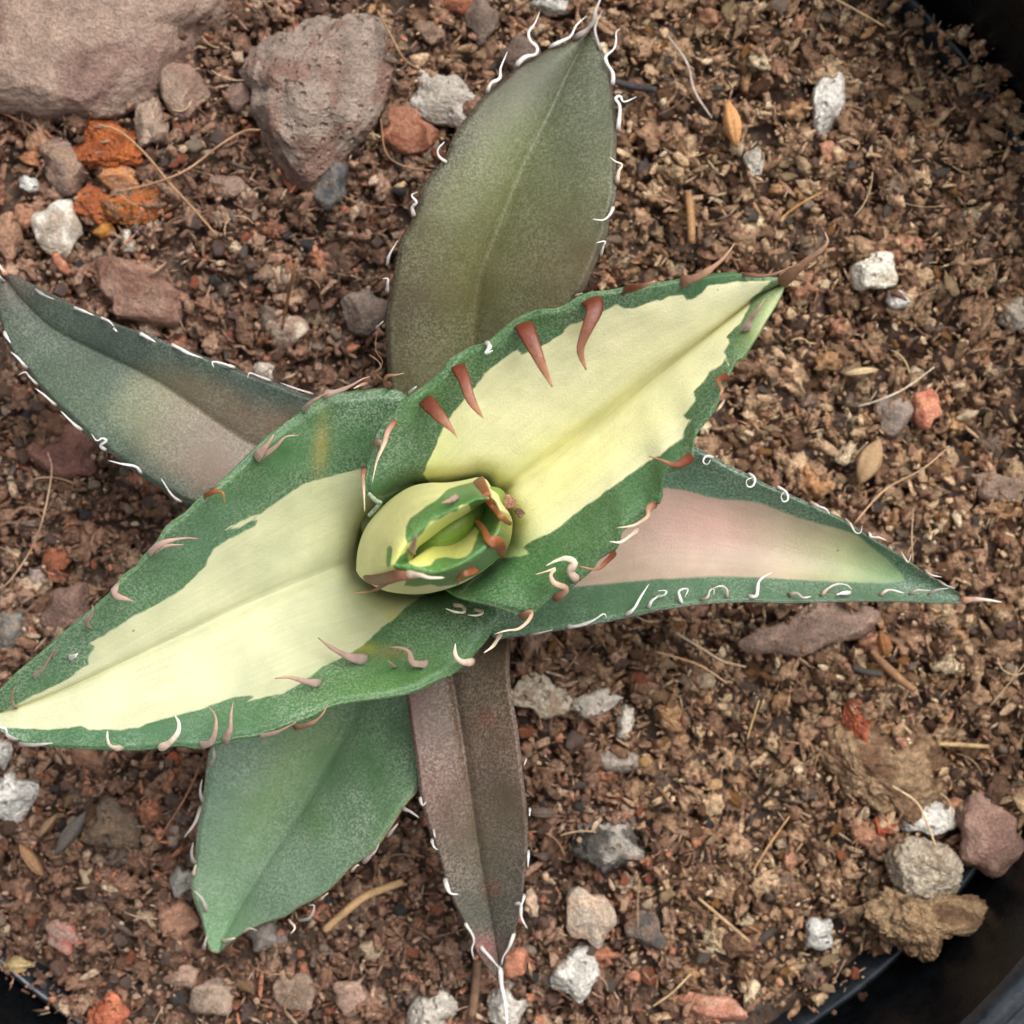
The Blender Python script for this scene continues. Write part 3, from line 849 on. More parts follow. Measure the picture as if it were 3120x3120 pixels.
axn = np.array([-axd[1], axd[0]])
axl = np.linalg.norm(ax1 - ax0)
dn = (UVb - ax0) @ axn                          # + on the lower right flap
da = np.clip(((UVb - ax0) @ axd) / axl, 0, 1.2)
lamB = sstep(-3, 5, dn)
side = sstep(-25, 25, dn)
fpk = .80 - .34 * side                          # where each flap is highest between its foot and its inner edge
drop = .016 + .060 * side * sstep(-.05, .35, da)
fall = np.r_[fk, np.ones(10)][:, None]
up = np.sin(np.clip(fall / fpk, 0, 1) * np.pi / 2) ** .75
dn_ = np.clip((fall - fpk) / (1 - fpk), 0, 1) ** 1.4
Zb = .300 + .135 * up - drop * dn_
Zb = Zb - .034 * lamB * sstep(.35, .95, da) * sstep(.2, .6, fall)          # the upper left flap overlaps the lower right one
kin = np.r_[np.zeros(nk + 1), np.arange(1, 11) / 10][:, None]
Zb = Zb - .012 * kin - .16 * kin ** 1.3
Zb = Zb + .0012 * fbm(np.stack([UVb[..., 0].ravel() / 9, UVb[..., 1].ravel() / 9, 0 * UVb[..., 0].ravel()], 1), 3, 4).reshape(Zb.shape)
base0 = np.array([Oc + (Oc.mean(0) - Oc) * .16, Oc + (Oc.mean(0) - Oc) * .035])
UVb = np.concatenate([base0, UVb])
Zb = np.concatenate([np.full((1, nb_), .16), np.full((1, nb_), .275), Zb])
greenA = px('Z10', [(1195, 470), (1080, 500), (1000, 530), (950, 580), (910, 620), (820, 670), (760, 720), (690, 770), (655, 840), (650, 930), (665, 980), (720, 960), (790, 900), (820, 850), (860, 800), (950, 770), (1020, 720), (1080, 715),
                    (1110, 660), (1180, 650), (1200, 700), (1260, 670), (1335, 612), (1350, 560), (1300, 470)])
greenB = px('Z10', [(1335, 622), (1290, 680), (1215, 760), (1200, 830), (1270, 870), (1240, 960), (1210, 1040), (1160, 1095), (1080, 1110), (980, 1095), (900, 1115), (860, 1165), (760, 1180), (680, 1150), (665, 1050), (600, 1090), (545, 1165),
                    (560, 1200), (640, 1230), (660, 1280), (640, 1335), (740, 1345), (860, 1325), (930, 1345), (1060, 1330), (1250, 1245), (1440, 1105), (1520, 1000), (1555, 830), (1530, 740), (1440, 700)])
greenC = px('Z10', [(495, 1020), (515, 1000), (540, 1015), (535, 1090), (520, 1170), (500, 1190), (488, 1150)])
Pb = UVb.reshape(-1, 2)
sdb = np.maximum(np.maximum(poly_sd(Pb, greenA), poly_sd(Pb, greenB)), poly_sd(Pb, greenC))
innb = blobs(Pb, srgb(214, 208, 150), [('Z10', 850, 1080, (60, 20, -10), srgb(200, 198, 96), .8), ('Z10', 900, 860, (60, 14, -40), srgb(188, 196, 104), .7), ('Z10', 300, 1100, (20, 60, 15), srgb(220, 212, 148), .6), ('Z10', 600, 700, (60, 30, -40), srgb(206, 206, 128), .5)])
tinb = blobs(Pb, srgb(76, 120, 48), [('Z10', 1250, 1000, (30, 50, 0), srgb(72, 116, 66), .6), ('Z10', 1100, 600, (50, 25, -30), srgb(78, 124, 60), .6), ('Z10', 1520, 800, (10, 25, 0), srgb(170, 160, 50), .7)])
Vb = world(UVb, Zb).reshape(-1, 3) - PLOC
nrw = UVb.shape[0]
ii = np.arange(nrw - 1)[:, None]
jj = np.arange(nb_)[None, :]
a = ii * nb_ + jj
b = ii * nb_ + (jj + 1) % nb_
Fq = np.stack([a, b, b + nb_, a + nb_], -1).reshape(-1, 4)
A, B, C = Vb[Fq[:, 0]], Vb[Fq[:, 1]], Vb[Fq[:, 2]]
if np.cross(B - A, C - A)[:nb_ * 20, 2].mean() < 0:
    Fq = Fq[:, ::-1]
bud = obj('rolled_leaf', np_mesh('rolled_leaf', Vb, Fq, True, {'tint': tinb, 'inner': innb, 'lane': np.stack([Pb[:, 0] * .5 + Pb[:, 1] * .7, Pb[:, 0] * .12 - Pb[:, 1] * .1, 0 * Pb[:, 0]], 1)}, {'cream': -sdb}), M_BUD, plant, label='tightly rolled young leaf at the heart of the rosette')
LEAVES['bud'] = (bud, Pb, Zb.ravel())
# innermost bud
Vi, Fi = ico(4)
pc = px('Z10', [(1010, 885)])[0]
cc = world(pc, .318)
ro = math.radians(36)
E = np.stack([Vi[:, 0] * .056, Vi[:, 1] * .021, Vi[:, 2] * .062], 1)
E = np.stack([E[:, 0] * math.cos(ro) - E[:, 1] * math.sin(ro), E[:, 0] * math.sin(ro) + E[:, 1] * math.cos(ro), E[:, 2]], 1)
obj('inner_bud', np_mesh('inner_bud', E + cc - PLOC, Fi, True, {'tint': np.tile(srgb(110, 138, 44), (len(E), 1)), 'inner': np.tile(srgb(170, 180, 90), (len(E), 1))}, {'cream': np.full(len(E), -30.)}), M_BUD, plant)
# stem
st = resample(np.array([(-.075 + .07, .0, -.06), (-.07 + .07, .0, .12), (-.065 + .07, 0, .2)]), 12)
Vs, Ts, Cs = tube(st, np.full(12, .07), 20, 1, np.tile(srgb(120, 124, 80), (12, 1)))
obj('stem', np_mesh('stem', Vs, Ts, True, {'tint': Cs}), M_SPINE, plant)

# --- spines: (leaf, zone, points base to tip, width in that zone's pixels, kind)
SP = [
    ('upper', 'Z2', [(700, 955), (655, 925), (645, 880), (685, 835)], 26, 'W'),
    ('upper', 'Z2', [(505, 1270), (495, 1220), (520, 1190), (490, 1150), (525, 1130)], 26, 'W'),
    ('upper', 'Z2', [(345, 1560), (360, 1500), (410, 1415)], 22, 'W'),
    ('upper', 'Z2', [(345, 1720), (350, 1670), (350, 1640), (320, 1640)], 24, 'W'),
    ('upper', 'Z2', [(280, 1932), (325, 1890)], 18, 'W'),
    ('upper', 'Z2', [(935, 540), (960, 490), (1010, 460), (1015, 400), (1055, 305)], 30, 'W'),
    ('upper', 'Z2', [(1105, 385), (1160, 335), (1220, 320), (1230, 280), (1190, 240), (1180, 190), (1215, 140), (1245, 70)], 34, 'W'),
    ('upper', 'Z2', [(1300, 275), (1380, 240), (1430, 210), (1460, 150), (1520, 95)], 32, 'W'),
    ('upper', 'Z2', [(1610, 300), (1585, 240), (1570, 170), (1590, 110), (1615, 60)], 28, 'G'),
    ('upper', 'Z2', [(1675, 495), (1675, 430), (1640, 370), (1635, 330), (1680, 290), (1695, 240), (1695, 190), (1720, 170)], 30, 'W'),
    ('upper', 'Z2', [(1705, 765), (1715, 690), (1715, 620), (1690, 580), (1720, 565), (1740, 600), (1815, 570)], 32, 'W'),
    ('upper', 'Z2', [(1700, 1080), (1710, 1010), (1730, 970), (1690, 950), (1660, 925)], 28, 'C'),
    ('upper', 'Z2', [(1680, 1215), (1660, 1260), (1620, 1295), (1555, 1290)], 28, 'W'),
    ('upper', 'Z2', [(1605, 1505), (1620, 1450), (1630, 1420), (1575, 1430)], 20, 'W'),
    ('upper', 'Z2', [(1450, 1740), (1500, 1725)], 14, 'C'),
    ('yellow', 'F', [(1112, 560), (1122, 580), (1112, 610), (1100, 640), (1095, 665), (1106, 698)], [38, 30, 22, 16, 12, 3], 'R'),
    ('yellow', 'F', [(985, 606), (998, 635), (1012, 665), (1025, 695), (1042, 730)], [36, 30, 22, 13, 3], 'R'),
    ('yellow', 'Z5', [(760, 210), (775, 250), (800, 300), (815, 350), (835, 410), (870, 470), (915, 532)], [84, 76, 66, 60, 52, 32, 4], 'R'),
    ('yellow', 'Z5', [(560, 415), (600, 455), (650, 510), (695, 560), (730, 600), (758, 642)], [88, 88, 75, 55, 28, 4], 'R'),
    ('yellow', 'F', [(1178, 546), (1208, 541), (1236, 530)], 24, 'R'),
    ('yellow', 'Z3', [(130, 1480), (220, 1455), (290, 1410), (350, 1360), (390, 1310), (410, 1280)], 60, 'B'),
    ('yellow', 'Z3', [(450, 1440), (540, 1450), (620, 1440), (700, 1405), (755, 1390)], 26, 'B'),
    ('yellow', 'Z3', [(470, 1740), (490, 1680), (530, 1630), (570, 1570)], 50, 'P'),
    ('yellow', 'Z6', [(380, 250), (325, 275), (345, 320), (335, 355)], 55, 'R'),
    ('yellow', 'Z6', [(190, 670), (140, 705), (90, 718), (30, 695), (-40, 672)], 54, 'R'),
    ('yellow', 'Z5', [(1932, 1035), (1885, 1060), (1880, 1110), (1800, 1160), (1700, 1175)], 44, 'r'),
    ('yellow', 'Z5', [(1830, 1180), (1780, 1220), (1720, 1260), (1655, 1255)], 30, 'C'),
    ('yellow', 'Z5', [(1690, 1320), (1640, 1370), (1580, 1420), (1480, 1400)], 38, 'R'),
    ('yellow', 'Z5', [(1465, 1485), (1425, 1430), (1450, 1380), (1400, 1355), (1340, 1370), (1280, 1400)], 56, 'C'),
    ('yellow', 'Z5', [(1330, 1600), (1400, 1535), (1330, 1500), (1310, 1450), (1340, 1415), (1290, 1430), (1220, 1450)], 58, 'r'),
    ('yellow', 'Z5', [(1130, 1705), (1195, 1670), (1180, 1720), (1120, 1770), (1050, 1780), (980, 1800)], 42, 'r'),
    ('yellow', 'Z5', [(400, 535), (350, 610), (330, 680), (290, 770), (260, 900)], 42, 'r'),
    ('yellow', 'Z5', [(260, 680), (310, 670), (320, 700), (285, 790)], 38, 'r'),
    ('yellow', 'Z5', [(210, 820), (205, 880), (210, 960), (215, 1080)], 34, 'r'),
    ('yellow', 'Z5', [(930, 80), (950, 110), (925, 150), (970, 130)], 36, 'W'),
    ('yellow', 'Z5', [(475, 378), (520, 342)], 26, 'W'),
    ('cream_left', 'Z5', [(-40, 395), (60, 370), (130, 340), (200, 300), (245, 285)], 48, 'P'),
    ('cream_left', 'Z5', [(370, 350), (335, 315), (350, 282), (400, 275), (445, 265)], 46, 'B'),
    ('cream_left', 'Z5', [(320, 310), (275, 265), (310, 230), (290, 190), (240, 155)], 24, 'B'),
    ('cream_left', 'Z5', [(270, 270), (320, 200), (280, 130), (285, 20)], 12, 'B'),
    ('cream_left', 'Z5', [(230, 320), (180, 340), (150, 355)], 34, 'r'),
    ('cream_left', 'Z4', [(1775, 490), (1840, 430), (1932, 375)], 40, 'P'),
    ('cream_left', 'Z4', [(1500, 765), (1570, 690), (1612, 628)], 70, 'P'),
    ('cream_left', 'Z4', [(1525, 765), (1620, 700), (1680, 640), (1760, 630)], 40, 'P'),
    ('cream_left', 'Z4', [(1195, 990), (1270, 960), (1312, 970), (1322, 1030)], 46, 'O'),
    ('cream_left', 'Z4', [(1235, 955), (1295, 910)], 32, 'P'),
    ('cream_left', 'Z4', [(865, 1335), (930, 1280), (1000, 1250), (1100, 1235), (1170, 1240)], 50, 'P'),
    ('cream_left', 'Z4', [(895, 1315), (980, 1280), (1080, 1275)], 42, 'P'),
    ('cream_left', 'Z4', [(675, 1510), (680, 1570), (730, 1590), (795, 1610)], 64, 'P'),
    ('cream_left', 'Z4', [(520, 1765), (510, 1720), (540, 1690), (545, 1630)], 46, 'P'),
    ('cream_left', 'Z4', [(300, 1932), (345, 1890)], 36, 'P'),
    ('cream_left', 'Z7', [(165, 110), (220, 70), (265, 0), (290, -40)], 28, 'P'),
    ('cream_left', 'Z7', [(75, 270), (60, 210), (85, 155)], 32, 'P'),
    ('cream_left', 'Z7', [(362, 8), (395, -4), (408, -16)], 38, 'W'),
    ('cream_left', 'Z7', [(85, 440), (40, 415), (30, 380), (0, 375)], 30, 'W'),
    ('cream_left', 'Z7', [(90, 462), (180, 465), (280, 455)], 30, 'G'),
    ('cream_left', 'Z7', [(640, 488), (580, 470), (565, 430), (565, 392)], 38, 'C'),
    ('cream_left', 'Z7', [(830, 487), (890, 455), (935, 400), (940, 350), (918, 308)], 42, 'C'),
    ('cream_left', 'Z7', [(1045, 470), (1110, 450), (1135, 370), (1130, 310), (1098, 262)], 46, 'P'),
    ('cream_left', 'Z7', [(1175, 462), (1210, 380), (1215, 300), (1227, 236)], 46, 'P'),
    ('cream_left', 'Z7', [(1355, 422), (1450, 400), (1530, 360), (1558, 342)], 34, 'P'),
    ('cream_left', 'Z7', [(1540, 380), (1630, 355), (1690, 310), (1727, 242)], 34, 'B'),
    ('cream_left', 'Z7', [(1685, 145), (1600, 130), (1520, 110), (1445, 116)], 46, 'P'),
    ('cream_left', 'F', [(692, 1246), (655, 1238), (622, 1220), (600, 1203)], 24, 'P'),
    ('cream_left', 'F', [(806, 1254), (778, 1250), (772, 1230), (755, 1222), (735, 1221)], 20, 'P'),
    ('cream_left', 'F', [(746, 1260), (732, 1246)], 11, 'P'),
    ('cream_left', 'F', [(892, 1250), (870, 1248), (859, 1235), (859, 1214)], 17, 'C'),
    ('cream_left', 'Z5', [(740, 1630), (790, 1635), (800, 1670), (750, 1670), (690, 1650)], 32, 'C'),
    ('cream_left', 'Z5', [(860, 1655), (912, 1668), (880, 1690), (820, 1688)], 26, 'C'),
    ('cream_left', 'Z5', [(1015, 1800), (985, 1850), (960, 1880), (915, 1912)], 34, 'C'),
    ('right', 'Z6', [(302, 680), (262, 672), (245, 702), (268, 716), (286, 690)], 17, 'W'),
    ('right', 'Z6', [(485, 762), (518, 790), (508, 828), (480, 832), (474, 800), (510, 782)], 18, 'W'),
    ('right', 'Z6', [(635, 832), (680, 858), (692, 898), (668, 912), (655, 882), (676, 858)], 18, 'W'),
    ('right', 'Z6', [(808, 912), (850, 935), (890, 950), (912, 977)], 24, 'w'),
    ('right', 'Z6', [(990, 998), (1020, 1030), (1045, 1072), (1072, 1075), (1082, 1038)], 18, 'w'),
    ('right', 'Z6', [(1120, 1072), (1130, 1097), (1170, 1100), (1212, 1116)], 20, 'W'),
    ('right', 'Z6', [(1282, 1172), (1310, 1215), (1325, 1230), (1340, 1188)], 15, 'w'),
    ('right', 'Z6', [(1412, 1268), (1440, 1295), (1502, 1308)], 18, 'w'),
    ('right', 'Z6', [(1478, 1322), (1520, 1350), (1572, 1368)], 15, 'w'),
    ('right', 'Z6', [(-5, 1412), (42, 1402), (50, 1380), (8, 1380)], 18, 'W'),
    ('right', 'Z6', [(138, 1450), (120, 1405), (122, 1378), (166, 1370), (150, 1412)], 21, 'W'),
    ('right', 'Z6', [(232, 1430), (270, 1412), (280, 1380), (302, 1370), (302, 1402)], 19, 'w'),
    ('right', 'Z6', [(372, 1422), (370, 1375), (340, 1355), (298, 1366)], 21, 'w'),
    ('right', 'Z6', [(486, 1410), (526, 1405), (536, 1340), (560, 1310), (606, 1284)], 26, 'W'),
    ('right', 'Z6', [(698, 1400), (740, 1395), (770, 1416), (812, 1410)], 26, 'w'),
    ('right', 'Z6', [(866, 1408), (900, 1370), (950, 1345), (1000, 1350), (1027, 1372)], 22, 'w'),
    ('right', 'Z6', [(1024, 1392), (985, 1392), (945, 1400)], 34, 'W'),
    ('right', 'Z6', [(1175, 1408), (1220, 1375), (1302, 1392)], 22, 'w'),
    ('right', 'Z6', [(1330, 1402), (1370, 1377), (1442, 1380)], 18, 'w'),
    ('right', 'Z6', [(1426, 1402), (1470, 1377), (1537, 1366)], 18, 'w'),
    ('right', 'Z5', [(1748, 1692), (1800, 1650), (1840, 1580), (1887, 1508)], 28, 'W'),
    ('right', 'Z5', [(1886, 1645), (1905, 1605), (1940, 1580)], 30, 'W'),
    ('right', 'Z5', [(1408, 1758), (1480, 1750), (1560, 1720), (1622, 1680), (1637, 1702)], 28, 'W'),
    ('right', 'Z5', [(1180, 1805), (1260, 1790), (1322, 1775)], 18, 'w'),
    ('left', 'Z4', [(665, 0), (690, 20)], 26, 'W'),
    ('left', 'Z4', [(818, 28), (860, 50), (917, 82)], 28, 'W'),
    ('left', 'Z4', [(1003, 94), (1060, 120), (1110, 148), (1192, 176)], 30, 'W'),
    ('left', 'Z4', [(1382, 232), (1300, 205), (1250, 198), (1260, 232)], 22, 'W'),
    ('left', 'Z4', [(1597, 310), (1530, 285), (1470, 263), (1458, 292)], 15, 'W'),
    ('left', 'Z4', [(1842, 387), (1740, 355), (1648, 320)], 15, 'W'),
    ('left', 'Z1', [(198, 1698), (260, 1738), (322, 1762)], 24, 'G'),
    ('left', 'Z1', [(428, 1808), (490, 1830), (552, 1857)], 27, 'W'),
    ('left', 'Z1', [(588, 1868), (640, 1890), (672, 1922)], 22, 'W'),
    ('left', 'Z1', [(20, 1652), (-6, 1622)], 24, 'W'),
    ('left', 'Z4', [(18, 18), (62, 87)], 30, 'W'),
    ('left', 'Z4', [(157, 237), (110, 180), (63, 138)], 25, 'W'),
    ('left', 'Z4', [(217, 332), (170, 282), (148, 258), (108, 276)], 20, 'W'),
    ('left', 'Z4', [(327, 455), (270, 402), (208, 354)], 24, 'W'),
    ('left', 'Z4', [(482, 602), (430, 560), (358, 488)], 23, 'W'),
    ('left', 'Z4', [(622, 718), (592, 692), (627, 662), (600, 648), (570, 662), (538, 622)], 23, 'W'),
    ('left', 'Z4', [(832, 858), (800, 815), (720, 800), (636, 778)], 22, 'W'),
    ('left', 'Z4', [(1067, 1024), (1010, 980), (948, 883)], 19, 'W'),
    ('lower_green', 'Z7', [(1095, 572), (1122, 540), (1125, 478)], 34, 'G'),
    ('lower_green', 'Z7', [(1066, 772), (1052, 710), (1062, 645)], 24, 'G'),
    ('lower_green', 'Z7', [(1052, 788), (1032, 860), (1000, 910), (968, 952)], 27, 'G'),
    ('lower_green', 'Z7', [(1022, 1092), (1006, 1040), (1015, 978)], 28, 'G'),
    ('lower_green', 'Z7', [(1012, 1155), (1030, 1095)], 28, 'C'),
    ('lower_green', 'Z7', [(1087, 1350), (1065, 1280), (1018, 1228)], 36, 'G'),
    ('lower_green', 'Z7', [(1066, 1545), (1087, 1472)], 28, 'G'),
    ('lower_green', 'Z7', [(1165, 1498), (1235, 1480)], 28, 'C'),
    ('lower_green', 'Z7', [(1275, 1455), (1310, 1430), (1350, 1440)], 19, 'C'),
    ('lower_green', 'Z7', [(1515, 1385), (1550, 1425), (1525, 1460)], 22, 'C'),
    ('lower_green', 'Z7', [(1565, 1392), (1630, 1372), (1652, 1310), (1622, 1310)], 25, 'G'),
    ('lower_green', 'Z7', [(1675, 1285), (1725, 1243)], 20, 'C'),
    ('lower_green', 'Z7', [(1845, 1135), (1884, 1092)], 19, 'C'),
    ('lower_green', 'Z8', [(182, 1088), (220, 1050), (250, 1020), (267, 983)], 28, 'G'),
    ('lower_green', 'Z8', [(308, 952), (340, 910), (367, 878)], 27, 'G'),
    ('lower_green', 'Z8', [(386, 798), (430, 815), (478, 848)], 24, 'G'),
    ('lower_green', 'Z8', [(120, 1135), (145, 1100), (165, 1098)], 22, 'C'),
    ('lower_brown', 'Z8', [(482, 742), (495, 782), (515, 764)], 22, 'W'),
    ('lower_brown', 'Z8', [(543, 962), (555, 1000), (578, 1017)], 22, 'W'),
    ('lower_brown', 'Z8', [(552, 908), (562, 952)], 17, 'W'),
    ('lower_brown', 'Z8', [(612, 1172), (640, 1243), (684, 1250)], 34, 'W'),
    ('lower_brown', 'Z8', [(718, 1402), (757, 1460), (766, 1500), (755, 1540), (766, 1592)], 24, 'W'),
    ('lower_brown', 'Z8', [(798, 1526), (850, 1580), (905, 1645)], 26, 'W'),
    ('lower_brown', 'Z8', [(978, 1456), (950, 1530), (920, 1580), (910, 1625)], 25, 'W'),
    ('lower_brown', 'Z8', [(982, 1308), (1012, 1300), (1015, 1370), (1047, 1432)], 28, 'W'),
    ('lower_brown', 'Z8', [(1032, 1255), (1013, 1322)], 22, 'W'),
    ('lower_brown', 'Z8', [(1053, 1022), (1050, 1112)], 20, 'W'),
    ('lower_brown', 'Z8', [(1060, 798), (1058, 842)], 16, 'W'),
    ('lower_brown', 'Z8', [(1042, 538), (1030, 572)], 14, 'W'),
    ('bud', 'Z10', [(1252, 445), (1285, 500), (1325, 570), (1360, 640), (1440, 740), (1538, 822)], [110, 92, 60, 40, 50, 34], 'O'),
    ('bud', 'Z10', [(1455, 1090), (1452, 1035), (1430, 985), (1370, 960), (1335, 930), (1310, 870), (1250, 795), (1165, 738)], [50, 100, 104, 64, 48, 44, 32, 8], 'O'),
    ('bud', 'Z10', [(1250, 1190), (1215, 1212), (1150, 1235), (1105, 1275), (1083, 1335)], [64, 70, 50, 36, 8], 'O'),
    ('bud', 'Z10', [(1085, 585), (1020, 622), (948, 642)], 66, 'P'),
    ('bud', 'Z10', [(695, 1060), (728, 960), (742, 908)], 84, 'P'),
    ('bud', 'Z10', [(745, 1045), (820, 1010), (862, 992)], 26, 'W'),
    ('bud', 'Z10', [(775, 1010), (860, 972), (932, 972)], 46, 'O'),
    ('bud', 'Z10', [(560, 1250), (480, 1315), (380, 1380), (222, 1402)], 64, 'R'),
    ('bud', 'Z10', [(640, 1240), (760, 1245), (850, 1270), (975, 1270)], 62, 'C'),
]
for key, zone, pts, wd, kd in SP:
    rise = .006 if key == 'bud' and isinstance(wd, list) else .045 if key == 'yellow' and kd in 'R' else (.03 if key in ('yellow', 'cream_left', 'bud') else .012)
    add_spine(key, zone, pts, wd, kd, rise)
# terminal spines
add_spine('upper', 'Z2', [(1445, 222), (1510, 185), (1560, 130), (1575, 60), (1600, 0), (1608, -40)], 44, 'G', .03, 'tip_spine')
add_spine('yellow', 'Z3', [(655, 1490), (720, 1430), (790, 1370), (860, 1320), (900, 1270), (885, 1220)], 66, 'B', .04, 'tip_spine')
add_spine('right', 'Z6', [(1598, 1432), (1680, 1425), (1750, 1430), (1815, 1440)], 40, 'T', .01, 'tip_spine')
add_spine('left', 'Z1', [(35, 1620), (0, 1570), (-30, 1530)], 40, 'T', .01, 'tip_spine')
add_spine('lower_brown', 'Z8', [(905, 1625), (910, 1720), (930, 1820), (940, 1932), (938, 1990)], 36, 'W', .01, 'tip_spine', tipw=.3)
add_spine('bud', 'Z10', [(290, 1265), (370, 1285), (470, 1275), (580, 1255), (700, 1255), (800, 1245)], [40, 96, 108, 84, 56, 26], 'R', .008, 'tip_spine')

# ------------------------------------------------------------------ stones
def earth(c, g_=.22, k=1.37):
    l = c @ np.array([.3, .5, .2])
    return (c + (l * np.array([1.06, 1.0, .94]) - c) * g_) * k


def stone_mesh(name, rx, ry, h, seed, c1, c2=None, mixf=.5, rough=.06, sub=4, poly=None, facets=9, freq=2.2, sharp=.85, angular=.14):
    """lump whose plan is an uneven ellipse (or a traced outline), half of it below its origin; units are pixels of 0.1 mm"""
    r_ = np.random.default_rng(seed)
    V, Fc = ico(sub)
    th = np.arctan2(V[:, 1], V[:, 0])
    if poly is not None:
        pa = np.arctan2(poly[:, 1], poly[:, 0])
        o_ = np.argsort(pa)
        rad = np.interp(th, np.r_[pa[o_] - 2 * np.pi, pa[o_], pa[o_] + 2 * np.pi], np.tile(np.hypot(poly[:, 0], poly[:, 1])[o_], 3))
        nx, ny = rad, rad
    else:
        kk = r_.uniform(-1, 1, (5, 2))
        m = 1 + angular * sum(kk[i, 0] * np.cos((i + 2) * th + kk[i, 1] * 3.1) / (i + 1) ** .5 for i in range(5))
        nx, ny = rx * m, ry * m
    hx = np.hypot(V[:, 0], V[:, 1])
    k = np.where(hx > 1e-6, hx ** sharp / np.maximum(hx, 1e-6), 1)
    Q = np.stack([V[:, 0] * k, V[:, 1] * k, np.sign(V[:, 2]) * np.abs(V[:, 2]) ** .85], 1)
    for i in range(facets):
        n = r_.normal(size=3)
        n[2] = abs(n[2]) * 1.1 + .25 if poly is not None else n[2]
        n /= np.linalg.norm(n)
        d = r_.uniform(.62, .9)
        e = Q @ n - d
        Q = Q - np.where(e > 0, e * .88, 0)[:, None] * n
    Q = Q + V * (rough * fbm(V * freq + seed * 3.7, 5, seed, .55))[:, None] + V * (rough * .45 * fbm(V * freq * 5 + seed, 3, seed + 3))[:, None]
    P = np.stack([Q[:, 0] * nx, Q[:, 1] * ny, Q[:, 2] * h], 1) / 1000
    org = c1[0] > 2.6 * c1[2] and c1[0] > .3
    c1 = earth(np.asarray(c1), .0 if org else .26, 1.12)
    c2 = c1 * .72 if c2 is None else earth(np.asarray(c2), .05 if org else .3, 1.12)
    f = sstep(-.12 + (.5 - mixf), .22 + (.5 - mixf), fbm(V * 1.9 + seed * 1.3, 4, seed + 9))
    C = c1 + (c2 - c1) * f[:, None]
    return np_mesh(name, P, Fc, True, {'tint': C})


def put_stone(name, cx, cy, rx, ry, rot, h, c1, c2, label, mat=M_STONE, cat_='stone', sink=.35, zadd=0.0, poly=None, group=None, **kw):
    """placed by where it lies in the photograph (coordinates of the full view, 1932 wide)"""
    q = px('F', [(cx, cy)])[0]
    k = 1024 / 1932
    pl = None
    if poly is not None:
        pl = (px('F', poly) - q) * (1.1 if name == 'rock_slab' else 1.12 if 'hanging' in label else 1.0)
        pl[:, 1] *= -1
        rot = 0
    seed = int(cx * 3 + cy * 7) % 997
    me = stone_mesh(name, rx * k, ry * k, h * k, seed, c1, c2, poly=pl, **kw)
    zz = float(soil_z(np.array([(q[0] - 512) / 1000]), np.array([(512 - q[1]) / 1000]))[0]) + h * k / 1000 * (1 - 2 * sink) + zadd
    w_ = world(q, zz)
    o = obj(name, me, mat, label=label, cat_=cat_, group=group, loc=w_)
    o.rotation_euler = (0, 0, -math.radians(rot))
    return o


TAN, BRN, MAU = srgb(176, 146, 118), srgb(140, 106, 88), srgb(148, 118, 104)
WHT, GRY, CHR = srgb(222, 218, 208), srgb(148, 138, 128), srgb(74, 74, 76)
RED, ORG, SAL = srgb(164, 92, 72), srgb(190, 112, 58), srgb(206, 138, 112)
BEI = srgb(192, 172, 148)

